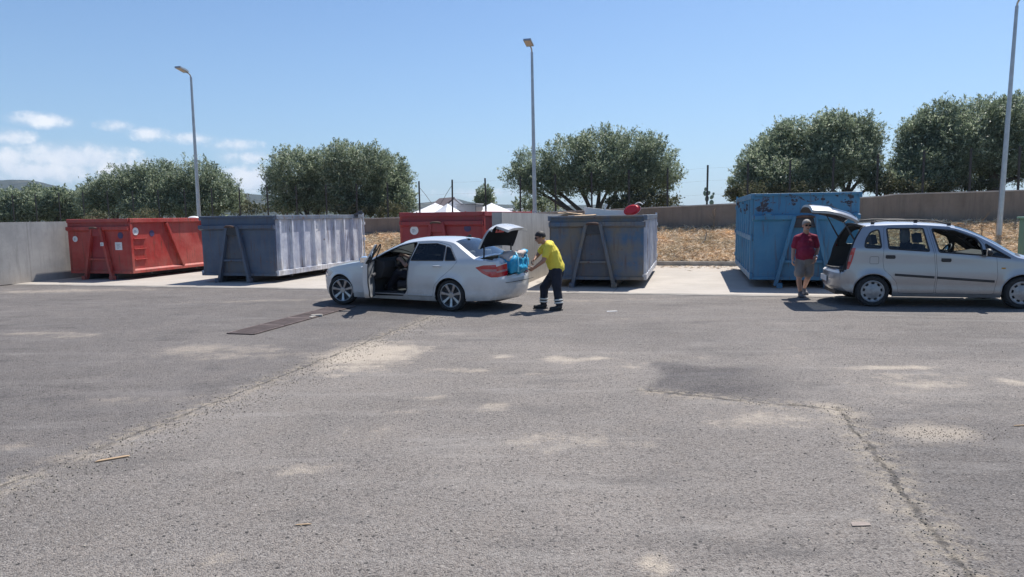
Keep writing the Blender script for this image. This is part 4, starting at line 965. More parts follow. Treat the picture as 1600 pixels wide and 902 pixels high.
mb = MB(); mb.box((0, 0, zt_-.03), (wd+.12, 1.75, .06)); mb.build('roof', M['cabin'], r)
mb = MB(); mb.box((-wd*.38, -.81, zt_-.45), (.16, .02, .06)); mb.build('vent', M['black'], r)
a = at(793, 326, 47); r = empty('camper', (a.x, a.y+1, 0), -.1); tag(r, 'flat white roofed camper mostly hidden right of the tents', 'camper')
mb = MB(); mb.box((0, 0, 1.4), (2.3, 1.9, 1.6)); mb.build('camper_body', M['white_cloth'], r, bevel=.1)
mb = MB(); mb.box((.1, 0, 2.27), (2.5, 1.9, .12)); mb.build('roof', M['tent'], r, bevel=.04)
mb = MB(); mb.box((.7, -.96, 1.75), (.6, .02, .4)); mb.build('window', M['gloss_black'], r)

# ------------------------------------------------------------------ litter on the yard
M['pink_stone'] = mat('pink_stone', (.27, .225, .20), .9, var=.2, vs=20)
def debris(px, py, L, W, H_, rz, label, name, m, cat):
    g = gnd(px, py); mb = MB()
    mb.prism([(-L/2, -W/2), (L*.45, -W*.4), (L/2, W*.1), (L*.3, W/2), (-L*.4, W*.35)], 'Z', 0, H_); o = mb.build(name, m, bevel=.002)
    o.location = (g.x, g.y, .004); o.rotation_euler = (0, 0, rz); tag(o, label, cat)
debris(176, 718, .24, .035, .008, .55, 'long splinter of wood on the joint at the left of the asphalt', 'wood_splinter', M['plank'], 'splinter')
debris(474, 821, .10, .014, .005, .1, 'tiny pale wood splinter low in the middle of the asphalt', 'wood_splinter', M['plank'], 'splinter')
debris(1344, 820, .12, .055, .003, .0, 'flat pinkish pebble on the asphalt near the right joint', 'flat_stone', M['pink_stone'], 'stone')
debris(495, 495, .22, .09, .04, .2, 'pale stone lying on the drain grate near the white saloon', 'flat_stone', M['kerb'], 'stone')
debris(488, 497, .16, .08, .03, 1.2, 'smaller pale stone beside the one on the drain grate', 'flat_stone', M['kerb'], 'stone')
debris(956, 487, .22, .07, .006, .1, 'scrap of white paper on the asphalt right of the man in yellow', 'paper_scrap', M['white_vinyl'], 'paper')
debris(1593, 666, .12, .015, .006, .1, 'reddish splinter at the right edge of the asphalt', 'wood_splinter', M['plank'], 'splinter')
M['pebble'] = island_mat('pebbles', [(.07, .065, .06), (.14, .13, .12), (.30, .27, .23), (.42, .37, .31)], .9)
V_ = []; F_ = []
bmt = bmesh.new(); bmesh.ops.create_icosphere(bmt, subdivisions=1, radius=1); iv = np.array([v.co[:] for v in bmt.verts]); fi = np.array([[v.index for v in f.verts] for f in bmt.faces]); bmt.free()
spots = []
for i in range(2600): v = random.uniform(2.5, 12); spots.append((-4.66+random.gauss(.16, .22), v, random.uniform(.003, .007)))
for i in range(800): v = random.uniform(2.6, 7); spots.append((1.38+random.gauss(.0, .12), v, random.uniform(.002, .006)))
for i in range(260): u = random.uniform(-.6, 1.6); spots.append((u, 7.05-.18*u+random.gauss(0, .15), random.uniform(.002, .005)))
for i in range(2200): v = 2+random.random()**1.5*10; spots.append((random.uniform(-.9, .8)*v-.3*v, v, random.uniform(.002, .006)))
for i in range(500): c = gnd(random.gauss(1455, 50), random.gauss(678, 9)); spots.append((c.dot(UA), c.dot(VA), random.uniform(.002, .005)))
for (u, v, s_) in spots:
    p = uv(u, v); rr = RNG.uniform(.6, 1.3, 3)*s_; rz_ = random.uniform(0, 6.28); R_ = np.array([[cos(rz_), -sin(rz_), 0], [sin(rz_), cos(rz_), 0], [0, 0, 1]])
    F_.append(fi+len(V_)*len(iv)); V_.append((iv*rr*(1+RNG.normal(0, .12, (len(iv), 1))))@R_.T+np.array([p.x, p.y, rr[2]*.5]))
o = np_mesh('gravel', np.concatenate(V_), np.concatenate(F_), M['pebble']); tag(o, 'small loose gravel scattered over the asphalt and along its joints', 'gravel', kind='stuff')

# ------------------------------------------------------------------ cars
def catmull(P, k):
    P = [np.array(p, float) for p in P]; out = []
    for i in range(len(P)-1):
        p0 = P[max(i-1, 0)]; p1 = P[i]; p2 = P[i+1]; p3 = P[min(i+2, len(P)-1)]
        for j in range(k):
            t = j/k; m1 = (p2-p0)*.42; m2 = (p3-p1)*.42
            out.append((2*t**3-3*t*t+1)*p1+(t**3-2*t*t+t)*m1+(-2*t**3+3*t*t)*p2+(t**3-t*t)*m2)
    out.append(P[-1]); return np.array(out)
def in_poly(p, poly):
    x, y = p; c = False; n = len(poly); j = n-1
    for i in range(n):
        xi, yi = poly[i]; xj, yj = poly[j]
        if (yi > y) != (yj > y) and x < (xj-xi)*(y-yi)/(yj-yi)+xi: c = not c
        j = i
    return c
def densify(poly, d=.06, close=True, rnd=0):
    out = []; n = len(poly)
    P = [np.array(p, float) for p in poly]
    if rnd:
        Q = []
        for i in range(n):
            a, b, c = P[i-1], P[i], P[(i+1) % n]
            ra = min(rnd, np.linalg.norm(a-b)*.45); rc = min(rnd, np.linalg.norm(c-b)*.45)
            s = b+(a-b)/np.linalg.norm(a-b)*ra; e = b+(c-b)/np.linalg.norm(c-b)*rc
            for t in (0, .25, .5, .75, 1): Q.append((1-t)**2*s+2*t*(1-t)*b+t*t*e)
        P = Q; n = len(P)
    for i in range(n if close else n-1):
        a = P[i]; b = P[(i+1) % n]; m = max(1, int(np.linalg.norm(b-a)/d))
        for k in range(m): out.append(tuple(a+(b-a)*k/m))
    if not close: out.append(tuple(P[-1]))
    return out
class Car:
    def __init__(s, sp):
        s.sp = sp; s.k = 6
        s.C = catmull(sp['C'], s.k); s.E = catmull(sp['E'], s.k)
    def W(s, x, z):
        sp = s.sp; y = float(np.interp(x, sp['wx'], sp['wy']))
        # smooth plan taper
        y = .5*y+.25*float(np.interp(x-.06, sp['wx'], sp['wy']))+.25*float(np.interp(x+.06, sp['wx'], sp['wy']))
        if z < .36: y -= .055*((.36-z)/.18)**2
        y += .012*math.exp(-((z-.62)/.16)**2)-.010*math.exp(-((z-.42)/.07)**2)
        zb = float(np.interp(x, *sp['belt'])); t = z-zb; y -= sp['tumble']*(sqrt(t*t+.0009)+t)/2
        for wx in (0, sp['wb']):
            d = sqrt((x-wx)**2+(z-sp['wr'])**2); y += .018*math.exp(-((d-sp['ra'])/.05)**2)
        return y
    def side(s, polys, drop):
        """polys: list of (key, polygon, rounding); returns dict key->(verts, tris) in (x,z)"""
        sp = s.sp; bnd = [tuple(p) for p in s.E]
        zb0, zb1 = s.E[0][1], s.E[-1][1]
        xs_ = np.arange(s.E[-1][0]+.05, s.E[0][0]-.02, .06)
        bot = [(x, float(np.interp(x, [s.E[-1][0], sp['ra'], sp['wb']-sp['ra'], s.E[0][0]], [zb1, sp['sill'], sp['sill'], zb0]))) for x in xs_]
        bnd = bnd+bot[:]
        loops = [bnd]
        arcs = []
        for wx in (0, sp['wb']):
            arcs.append([(wx+sp['ra']*cos(t), sp['wr']+sp['ra']*sin(t)) for t in np.linspace(0, 2*pi, 48, endpoint=False)])
        loops += arcs
        pp = [(k, densify(p, .06, True, r_)) for k, p, r_ in polys]; loops += [p for _, p in pp]
        V_ = []; E_ = []
        for L in loops:
            b = len(V_); V_ += [Vector(p) for p in L]; E_ += [(b+i, b+(i+1) % len(L)) for i in range(len(L))]
        gx = np.arange(-1.2, 3.6, .055); gz = np.arange(.16, 1.66, .05); allp = np.array([tuple(v) for v in V_])
        for x in gx:
            for z in gz:
                if np.min((allp[:, 0]-x)**2+(allp[:, 1]-z)**2) > .022**2 and in_poly((x, z), bnd): V_.append(Vector((x, z)))
        vo, eo, fo, _, _, _ = delaunay_2d_cdt(V_, E_, [], 0, 1e-6)
        res = {}
        for f in fo:
            c = sum((vo[i] for i in f), Vector((0, 0)))/len(f)
            if not in_poly(c, bnd): continue
            if any((c.x-wx)**2+(c.y-sp['wr'])**2 < (sp['ra']*.999)**2 for wx in (0, sp['wb'])): continue
            key = 'body'
            for k, p in pp:
                if in_poly(c, p): key = k; break
            res.setdefault(key, []).append(f)
        s.vo = vo; s.pp = dict(pp); return res
    def emit(s, mb, faces, sgn, dy=0., org=(0, 0, 0)):
        mp = {}; vs = []; fs = []
        for f in faces:
            g = []
            for i in f:
                if i not in mp:
                    mp[i] = len(vs); x, z = s.vo[i]; vs.append((x-org[0], sgn*(s.W(x, z)+dy)-org[1], z-org[2]))
                g.append(mp[i])
            fs.append(g if sgn < 0 else g[::-1])
        mb.add(vs, fs); return mb
    def line(s, poly, sgn, dy=0., close=True, org=(0, 0, 0)):
        P = [(x-org[0], sgn*(s.W(x, z)+dy)-org[1], z-org[2]) for x, z in poly]
        return P+[P[0]] if close else P
    def pt(s, q, yn, off=0.):
        q = min(max(q, 0), len(s.sp['C'])-1); i = q*s.k; i0 = min(int(i), len(s.C)-2); f = i-i0
        c = s.C[i0]*(1-f)+s.C[i0+1]*f; e = s.E[i0]*(1-f)+s.E[i0+1]*f; w_ = 1-abs(yn)**s.sp.get('p', 2.6)
        x = e[0]+(c[0]-e[0])*w_; z = e[1]+(c[1]-e[1])*w_; return Vector((x, yn*s.W(e[0], e[1]), z))
    def top(s, regions, ybreaks):
        nq = (len(s.sp['C'])-1)*s.k
        ys = sorted(set([round(v, 4) for v in list(np.linspace(-1, 1, 25))+[.95, -.95, .98, -.98]+list(ybreaks)+[-b for b in ybreaks]]))
        ys = [y for i, y in enumerate(ys) if i == 0 or y-ys[i-1] > .004]
        out = {}
        for i in range(nq):
            for j in range(len(ys)-1):
                qc = (i+.5)/s.k; yc = (ys[j]+ys[j+1])/2; key = 'body'
                for r_ in regions:
                    if r_[1] <= qc < r_[2] and r_[3] <= abs(yc) <= r_[4]: key = r_[0]; break
                out.setdefault(key, []).append((i, j))
        s.ys = ys; return out
    def emit_top(s, mb, cells, tf=lambda p: p, off=0., flip=False):
        mp = {}; vs = []; fs = []
        for (i, j) in cells:
            g = []
            for (a, b) in ((i, j), (i, j+1), (i+1, j+1), (i+1, j)):
                if (a, b) not in mp:
                    mp[(a, b)] = len(vs); p = s.pt(a/s.k, s.ys[b])
                    if off:
                        dq = s.pt(min(a/s.k+.1, len(s.sp['C'])-1), s.ys[b]*.95)-s.pt(max(a/s.k-.1, 0), s.ys[b]*.95); dyv = Vector((0, 1, 0)); nn = dyv.cross(dq).normalized()
                        p = p+nn*off
                    vs.append(tf(p))
                g.append(mp[(a, b)])
            fs.append(g)
        mb.add(vs, fs); return mb
def make_wheel(parent, x, y, sgn, R_, w_, rimr, kind, steer=0):
    e = empty('wheel', (x, y, R_), steer, parent)
    mb = MB(); h = w_/2; pr = [(rimr, -h*.8), (rimr+.02, -h), (R_-.03, -h), (R_-.008, -h*.8), (R_, -h*.55), (R_, h*.55), (R_-.008, h*.8), (R_-.03, h), (rimr+.02, h), (rimr, h*.8)]
    mb.lathe(pr, 'Y', (0, 0, 0), 48, closed=False); mb.build('tyre', M['tyre'], e, auto=40)
    s_ = sgn; mb = MB()
    mb.lathe([(rimr+.004, -h*.8), (rimr+.006, s_*h*.86), (rimr-.012, s_*h*.9), (rimr-.022, s_*h*.7), (rimr-.03, -s_*h*.5)], 'Y', (0, 0, 0), 48)
    if kind == 'alloy':
        mb.lathe([(.001, s_*h*.62), (.055, s_*h*.62), (.07, s_*h*.45), (.07, 0)], 'Y', (0, 0, 0), 24)
        for k in range(7):
            t = 2*pi*k/7+.2; d = Vector((cos(t), 0, sin(t))); n_ = Vector((-sin(t), 0, cos(t)))
            a0, a1 = .045, rimr-.01
            w0, w1 = .034, .052; vs = []
            for (rr, ww, yy) in ((a0, w0, s_*h*.55), ((a0+a1)/2, w0*1.05, s_*h*.66), (a1, w1, s_*h*.82)):
                for (sw, dy) in ((-1, 0), (-1, -s_*.03), (1, -s_*.03), (1, 0)): p = d*rr+n_*sw*ww/2*1.3; vs.append((p.x, yy+dy, p.z))
            fs = [(i*4+k2, i*4+(k2+1) % 4, (i+1)*4+(k2+1) % 4, (i+1)*4+k2) for i in range(2) for k2 in range(4)]+[(0, 1, 2, 3), (8, 11, 10, 9)]
            mb.add(vs, fs)
        rim = mb.build('rim', M['alloy'], e, bevel=.004, auto=40)
    else:
        # moulded cover with nine oval openings near its edge
        nseg = 72; rs = [.001, .05, .075, rimr*.62, rimr*.68, rimr*.86, rimr*.92, rimr]; hs = [.92, .95, .86, .84, .80, .78, .84, .9]
        vs = []; fs = []
        for r_, hh in zip(rs, hs):
            for k in range(nseg): t = 2*pi*k/nseg; vs.append((r_*cos(t), s_*h*hh, r_*sin(t)))
        for i in range(len(rs)-1):
            for k in range(nseg):
                if i == 4 and (k % 8) in (0, 1, 2, 3): continue
                fs.append((i*nseg+k, i*nseg+(k+1) % nseg, (i+1)*nseg+(k+1) % nseg, (i+1)*nseg+k))
        mb.add(vs, fs)
        for k in range(5): t = 2*pi*k/5; mb.lathe([(.001, s_*h*.97), (.011, s_*h*.97), (.011, s_*h*.8)], 'Y', (.06*cos(t), 0, .06*sin(t)), 8)
        rim = mb.build('rim', M['hubcap'], e, auto=40)
    mb = MB(); mb.lathe([(.001, s_*h*.1), (rimr-.03, s_*h*.1)], 'Y', (0, 0, 0), 32); mb.lathe([(.05, s_*h*.3), (.135, s_*h*.3), (.135, s_*h*.1)], 'Y', (0, 0, 0), 32); mb.build('brake_disc', M['under'], e, auto=40)
    return e
def seat(parent, x, y, z, m, back=.62, width=.5, name='seat', tilt=14, head=True):
    mb = MB(); mb.box((x+.24, y, z), (.52, width, .16)); o = mb.build(name, m, parent, bevel=.05, seg=3, auto=50)
    R_ = Matrix.Rotation(radians(-tilt), 3, 'Y'); mb = MB(); mb.box(Vector((x, y, z))+R_ @ Vector((0, 0, back/2)), (.13, width-.03, back), R_); mb.build('seat_back', m, parent, bevel=.045, seg=3, auto=50)
    if head: mb = MB(); mb.box(Vector((x, y, z))+R_ @ Vector((0, 0, back+.12)), (.1, .26, .18), R_); mb.tube([Vector((x, y-.06, z))+R_ @ Vector((0, 0, back-.03)), Vector((x, y-.06, z))+R_ @ Vector((0, 0, back+.05))], .008, 6); mb.build('headrest', m, parent, bevel=.03, seg=3, auto=50)
def common_body(car, root, paint_m, side_keys, top_keys, cabin, open_keys=()):
    sp = car.sp
    for sgn in (1, -1):
        keys = side_keys[sgn]
        for key, faces in keys['res'].items():
            if key in keys['drop']: continue
            nm, mt = keys['map'].get(key, ('body_side', paint_m))
            dy = -.008 if 'glass' in nm or 'window' in nm else 0
            mb = MB(); car.emit(mb, faces, sgn, dy); mb.build(nm, mt, root, smooth=True)
    return
def arch_liner(root, car):
    sp = car.sp
    for wx in (0, sp['wb']):
        for sgn in (1, -1):
            mb = MB(); th = np.linspace(-.25*pi*.3, pi+.25*pi*.3, 24); vs = []
            for t in th:
                x = wx+(sp['ra']+.004)*cos(t); z = sp['wr']+(sp['ra']+.004)*sin(t); w_ = car.W(x, max(z, .2))-.003
                vs += [(x, sgn*w_, z), (x, sgn*.52, z)]
            fs = [(i*2, i*2+1, i*2+3, i*2+2) for i in range(len(th)-1)]; mb.add(vs, fs)
            n0 = len(th); mb.add([(wx, sgn*.52, sp['wr'])]+[(wx+(sp['ra']+.004)*cos(t), sgn*.52, sp['wr']+(sp['ra']+.004)*sin(t)) for t in th], [(0, i+1, i+2) for i in range(n0-1)])
            mb.build('wheel_arch', M['black'], root)
            mb = MB(); pts = []
            for t in np.linspace(-.12, pi+.12, 28):
                x = wx+sp['ra']*cos(t); z = sp['wr']+sp['ra']*sin(t)
                if z > .2: pts.append((x, sgn*(car.W(x, z)-.004), z))
            mb.tube(pts, .011, 6); mb.build('arch_lip', sp['paint'], root, auto=60)

# ---- white saloon -------------------------------------------------
WS = dict(
 C=[(3.50, .20), (3.555, .33), (3.57, .48), (3.55, .60), (3.52, .70), (3.44, .77), (3.15, .865), (2.70, .95), (2.25, 1.005), (2.10, 1.035), (1.72, 1.24), (1.35, 1.385), (.95, 1.44), (.45, 1.445), (.05, 1.40), (-.22, 1.27), (-.52, 1.09), (-.60, 1.07), (-.85, 1.055), (-1.0, 1.04), (-1.04, .97), (-1.055, .82), (-1.06, .71), (-1.10, .63), (-1.105, .45), (-1.06, .32), (-1.0, .24)],
 E=[(3.28, .20), (3.36, .34), (3.38, .48), (3.36, .60), (3.30, .69), (3.17, .755), (2.96, .81), (2.6, .875), (2.2, .935), (2.02, .965), (1.66, 1.14), (1.28, 1.295), (.90, 1.36), (.42, 1.375), (.05, 1.33), (-.20, 1.20), (-.48, 1.045), (-.56, 1.02), (-.80, .99), (-.90, .965), (-.93, .90), (-.935, .78), (-.94, .68), (-.95, .62), (-.935, .45), (-.88, .32), (-.80, .24)],
 wx=[-.97, -.93, -.85, -.7, -.4, 0, .5, 1.5, 2.3, 2.8, 3.05, 3.2, 3.32, 3.40], wy=[.60, .69, .77, .82, .855, .88, .885, .885, .88, .86, .82, .77, .70, .62],
 belt=([-1, 0, 2, 3], [.99, .955, .93, .80]), tumble=.66, wb=2.76, wr=.317, ra=.355, sill=.185, paint=M['white_paint'])
r0w = gnd(707, 486.5); fwd = Vector((-.885, .4657, 0)).normalized(); lw_ = Vector((-fwd.y, fwd.x, 0))
angw = atan2(fwd.y, fwd.x); orgw = r0w-lw_*.80
car = Car(WS); root = empty('saloon_car', orgw, angw); tag(root, 'white saloon car with its driver door and boot lid open', 'car')
CARW = root
fdoor = [(1.96, .935), (1.62, 1.125), (1.30, 1.262), (1.02, 1.325), (.90, 1.338), (.97, .93), (1.02, .55), (1.04, .36), (1.13, .275), (1.84, .26), (1.94, .34), (1.98, .6)]
fglass = [(1.88, .962), (1.60, 1.098), (1.32, 1.222), (1.0, 1.298), (.955, 1.303), (1.0, .978)]
rdoor = [(.95, .93), (.86, 1.342), (.42, 1.352), (.10, 1.285), (-.17, .985), (-.06, .86), (.17, .68), (.36, .50), (.41, .275), (1.02, .275), (1.0, .5)]
rglass = [(.93, .978), (.865, 1.306), (.42, 1.318), (.20, 1.272), (.15, .99)]
qglass = [(.12, .99), (.17, 1.258), (.08, 1.235), (-.13, 1.0)]
tl = [(-.56, .872), (-.72, .918), (-1.1, .925), (-1.1, .685), (-.86, .685), (-.70, .765)]
tlc = [(-.68, .842), (-1.1, .835), (-1.1, .790), (-.77, .795)]
hl = [(2.98, .70), (3.10, .755), (3.5, .72), (3.5, .60), (3.12, .60)]
polys = [('tlc', tlc, 0), ('tl', tl, 0), ('hl', hl, 0), ('fg', fglass, .03), ('rg', rglass, .02), ('qg', qglass, .02), ('fd', fdoor, .04), ('rd', rdoor, .04)]
res = car.side(polys, None)
mp = {'tlc': ('tail_lamp_band', M['lamp_clear']), 'tl': ('tail_lamp', M['lamp_red']), 'hl': ('headlamp', M['headlamp']), 'fg': ('front_window', M['glass_dark']), 'rg': ('rear_window', M['glass_dark']), 'qg': ('quarter_window', M['glass_dark']), 'fd': ('front_door', WS['paint']), 'rd': ('rear_door', WS['paint']), 'body': ('body_side', WS['paint'])}
for sgn in (1, -1):
    for key, faces in res.items():
        if sgn == 1 and key in ('fd', 'fg'): continue
        nm, mt = mp[key]
        if key == 'fg': mt = M['glass']
        mb = MB(); car.emit(mb, faces, sgn, -.008 if key in ('fg', 'rg', 'qg') else 0); mb.build(nm, mt, root, smooth=True)
    for key, pl in car.pp.items():
        if key in ('rg', 'qg', 'fg') and not (sgn == 1 and key == 'fg'): mb = MB(); mb.tube(car.line(pl, sgn, -.002), .009, 6, cap=False); mb.build('window_trim', M['black'], root)
        if key in ('rd', 'fd'): mb = MB(); mb.tube(car.line(pl, sgn, -.003), .0045 if not (key == 'fd' and sgn == 1) else .012, 5, cap=False); mb.build('door_seam', M['seam'], root)
    # B pillar and inner lining
    mb = MB(); fl = [f for k in ('body', 'rd') + (() if sgn == 1 else ('fd',)) for f in res[k] if -.35 < sum(car.vo[i].x for i in f)/3 < 2.25 and sum(car.vo[i].y for i in f)/3 > .27]
    car.emit(mb, fl, sgn, -.045); mb.build('cabin_lining', M['interior'], root, smooth=True)
    # waist crease and sill moulding
    mb = MB(); mb.tube(car.line([(x, .30-.0*x) for x in np.arange(.40, 2.37, .1)], sgn, .004, False), .010, 6); mb.build('sill_trim', WS['paint'], root)
    for hx in ((.33, .44) if sgn == -1 else (.33,)):
        pass
    for hx in ([.28, 1.12] if sgn == -1 else [.28]):
        w_ = car.W(hx, .88); mb = MB(); mb.tube([(hx-.10, sgn*(w_-.01), .885), (hx-.07, sgn*(w_+.035), .89), (hx+.07, sgn*(w_+.035), .885), (hx+.10, sgn*(w_-.01), .88)], .016, 8); mb.build('door_handle', WS['paint'], root, auto=50)
reg = [('windscreen', 9, 11, 0, .90), ('roof', 11, 14, 0, .94), ('rear_screen', 14, 16, 0, .86), ('opening', 17, 20, 0, .86), ('opening', 20, 22, 0, .60),
       ('lampw', 20.8, 21.2, .60, 1), ('lampr', 20.1, 22, .60, 1), ('hood', 5, 8.5, 0, .90), ('grille', 3.2, 4.8, 0, .42), ('intake', .8, 2.0, 0, .60), ('headw', 3.3, 4.7, .55, 1), ('bumper_r', 22, 27, 0, 1), ('bumper_f', 0, 3, 0, 1), ('cowl', 8.5, 9, 0, .9)]
tc = car.top(reg, (.42, .55, .60, .86, .90, .94))
tm = {'windscreen': ('windscreen', M['glass_mid']), 'roof': ('roof', WS['paint']), 'rear_screen': ('rear_screen', M['glass_mid']), 'lampw': ('tail_lamp_band', M['lamp_clear']), 'lampr': ('tail_lamp', M['lamp_red']), 'hood': ('bonnet', WS['paint']),
      'grille': ('grille', M['black']), 'intake': ('lower_grille', M['black']), 'headw': ('headlamp', M['headlamp']), 'bumper_r': ('rear_bumper', WS['paint']), 'bumper_f': ('front_bumper', WS['paint']), 'cowl': ('cowl', M['black']), 'body': ('body_top', WS['paint'])}
for key, cells in tc.items():
    if key == 'opening': continue
    nm, mt = tm[key]; half = [[c for c in cells if car.ys[c[1]] < -.01], [c for c in cells if car.ys[c[1]] >= -.01]] if key in ('lampw', 'lampr', 'headw') else [cells]
    for cs in half: mb = MB(); car.emit_top(mb, cs); mb.build(nm, mt, root, smooth=True)
mb = MB(); car.emit_top(mb, tc['roof'], lambda p: p-Vector((0, 0, .035))); mb.build('roof_lining', M['interior'], root, smooth=True)
for k in range(5):
    mb = MB(); z = .605+.02*k; x = float(np.interp(z, [.6, .7], [3.556, 3.526])); mb.box((x, 0, z), (.02, .62, .006)); mb.build('grille_bar', M['chrome'], root)
arch_liner(root, car)
for (x, y, s_) in ((0, .775, 1), (0, -.775, -1), (2.76, .775, 1), (2.76, -.775, -1)):
    make_wheel(root, x, y, s_, .317, .215, .235, 'alloy', radians(16) if x > 1 else 0)
mb = MB(); mb.box((1.2, 0, .23), (4.0, 1.04, .10)); mb.box((1.38, 0, .235), (1.95, 1.62, .08)); mb.box((-.58, 0, .34), (.66, 1.0, .1)); mb.build('underbody', M['black'], root)
mb = MB(); mb.box((2.05, 0, .62), (.06, 1.6, .7)); mb.box((1.0, 0, .30), (2.1, 1.6, .03)); mb.box((-.38, 0, .66), (.05, 1.45, .74)); mb.build('cabin_floor', M['interior'], root)
for y in (.38, -.38): seat(root, .97, y, .46, M['seat'])
seat(root, .02, 0, .50, M['seat'], back=.55, width=1.25, name='rear_seat', head=False)
for y in (.33, -.33): mb = MB(); mb.box((-.17, y, 1.10), (.08, .24, .13)); mb.build('headrest', M['seat_grey'], root, bevel=.03, seg=3, auto=50)
mb = MB(); mb.prism([(2.0, .55), (2.0, .99), (1.88, 1.0), (1.70, .95), (1.66, .82), (1.78, .6)], 'Y', -.76, .76); mb.build('dashboard', M['interior'], root, bevel=.02)
mb = MB(); c = Vector((1.52, .37, .87)); R_ = Matrix.Rotation(radians(-65), 3, 'Y')
mb.tube([c+R_ @ Vector((.185*cos(t), .185*sin(t), 0)) for t in np.linspace(0, 2*pi, 25)], .015, 8, cap=False); mb.ell(c, (.06, .06, .03), R_); mb.bar(c+R_ @ Vector((0, -.17, 0)), c+R_ @ Vector((0, .17, 0)), .03, .015); mb.tube([c, c+Vector((.25, 0, -.1))], .03, 8); mb.build('steering_wheel', M['black'], root, auto=50)
mb = MB(); mb.box((.6, 0, .40), (1.1, .18, .2)); mb.build('centre_console', M['interior'], root, bevel=.02)
# boot interior
mb = MB(); x0, x1, y_ = -.94, -.42, .60
mb.add([(x0, -.52, .60), (x1, -y_, .60), (x1, y_, .60), (x0, .52, .60)], [(0, 1, 2, 3)])
for sg in (-1, 1): mb.add([(x0, sg*.52, .6), (x1, sg*y_, .6), (x1, sg*y_*1.12, 1.00), (x0+.10, sg*.58, .90)], [(0, 1, 2, 3)])
mb.add([(x1, -y_, .6), (x1, y_, .6), (x1, y_*1.12, 1.03), (x1, -y_*1.12, 1.03)], [(0, 1, 2, 3)]); mb.add([(x0, -.52, .6), (x0, .52, .6), (-1.02, .42, .70), (-1.02, -.42, .70)], [(0, 1, 2, 3)])
mb.build('boot_lining', M['interior'], root)
mb = MB(); mb.box((-1.015, 0, .708), (.07, .86, .02)); mb.build('boot_sill', M['black'], root, bevel=.005)
# boot lid, opened
PIV = Vector((-.50, 0, 1.02)); lid = empty('boot_lid_mount', PIV, 0, root); lid.name = 'boot_lid'; lid.rotation_euler = (0, radians(70), 0); lid.scale = (1.12, 1, 1.12); lid.location = PIV+Vector((-.03, 0, .12))
mb = MB(); car.emit_top(mb, tc['opening'], lambda p: p-PIV); mb.build('lid_skin', WS['paint'], lid, smooth=True)
mb = MB(); car.emit_top(mb, tc['opening'], lambda p: (p-PIV-Vector((0, 0, .035)) if p.z > .99 else p-PIV+Vector((.045, 0, -.005))), 0); mb.build('lid_lining', M['lid_felt'], lid, smooth=True)
ring = []
mb = MB()
for (i0_, i1_, yn) in ((17, 20, .86), (20, 22, .60)):
    for sg in (-1, 1):
        P = [car.pt(q, yn*sg) - PIV for q in np.linspace(i0_, i1_, 10)]
        vs = []; 
        for p in P: vs += [p, p+(Vector((0, 0, -.036)) if p.z+PIV.z > .97 else Vector((.045, 0, -.005)))]
        mb.add(vs, [(2*i, 2*i+1, 2*i+3, 2*i+2) for i in range(len(P)-1)])
for q in (17, 22):
    yn = .86 if q == 17 else .6; P = [car.pt(q, t)-PIV for t in np.linspace(-yn, yn, 12)]; vs = []
    for p in P: vs += [p, p+(Vector((0, 0, -.036)) if q == 17 else Vector((.045, 0, 0)))]
    mb.add(vs, [(2*i, 2*i+1, 2*i+3, 2*i+2) for i in range(len(P)-1)])
mb.build('lid_edge', WS['paint'], lid, smooth=True)
for k, yy in enumerate((-.16, -.08, .0, .1)):
    mb = MB(); mb.prism([(-.05, -.035), (.05, -.035), (.02 if k % 2 else 0, .045)], 'Z', 0, .004); o = mb.build('warning_mark', M['red_plastic'], lid); o.location = (-.40, yy+.1, -.012); o.rotation_euler = (0, 0, pi/2)
for sg in (-1, 1):
    mb = MB(); mb.tube([Vector((-.50, sg*.55, .90)), Vector((-.58, sg*.56, .99)), Vector((-.60, sg*.56, 1.10)), Vector((-.60, sg*.56, 1.28))], .016, 8); mb.build('lid_hinge', M['black'], root, auto=50)
# open driver door, built about its hinge
HG = Vector((1.95, .86, 0)); de = empty('driver_door', HG, 0, root); de.rotation_euler = (0, 0, radians(-58))
og = (HG.x, HG.y, 0)
mb = MB(); car.emit(mb, res['fd'], 1, 0, og); mb.build('door_skin', WS['paint'], de, smooth=True)
mb = MB(); low = [f for f in res['fd'] if sum(car.vo[i].y for i in f)/3 < .95]; car.emit(mb, low, 1, -.10, og); mb.build('door_trim', M['door_grey'], de, smooth=True)
hi_ = [f for f in res['fd'] if sum(car.vo[i].y for i in f)/3 >= .93]; mb = MB(); car.emit(mb, hi_, 1, -.035, og); mb.build('window_frame', M['black'], de, smooth=True)
mb = MB(); car.emit(mb, res['fg'], 1, -.015, og); mb.build('door_glass', M['glass_dark'], de, smooth=True)
mb = MB(); pl = car.pp['fd']; A_ = car.line(pl, 1, 0, True, og); B_ = car.line(pl, 1, -.095, True, og)
vs = []; 
for (a, b), (x, z) in zip(zip(A_, B_), pl+[pl[0]]):
    if z > .96: b = (b[0], a[1]-.035, b[2])
    vs += [a, b]
mb.add(vs, [(2*i, 2*i+1, 2*i+3, 2*i+2) for i in range(len(A_)-1)]); mb.build('door_edge', WS['paint'], de, smooth=False)
mb = MB(); mb.tube([Vector(b)+Vector((0, -.006, 0)) for b in B_], .012, 6, cap=False); mb.build('door_seal', M['black'], de)
mb = MB(); mb.box((-.35, -.11, .70), (.5, .05, .06)); mb.build('armrest', M['interior'], de, bevel=.02)
mb = MB(); mb.tube([(-.92, .035, .885), (-.9, .06, .89), (-.76, .06, .885), (-.73, .035, .88)], .015, 8); mb.build('door_handle', WS['paint'], de, auto=50)
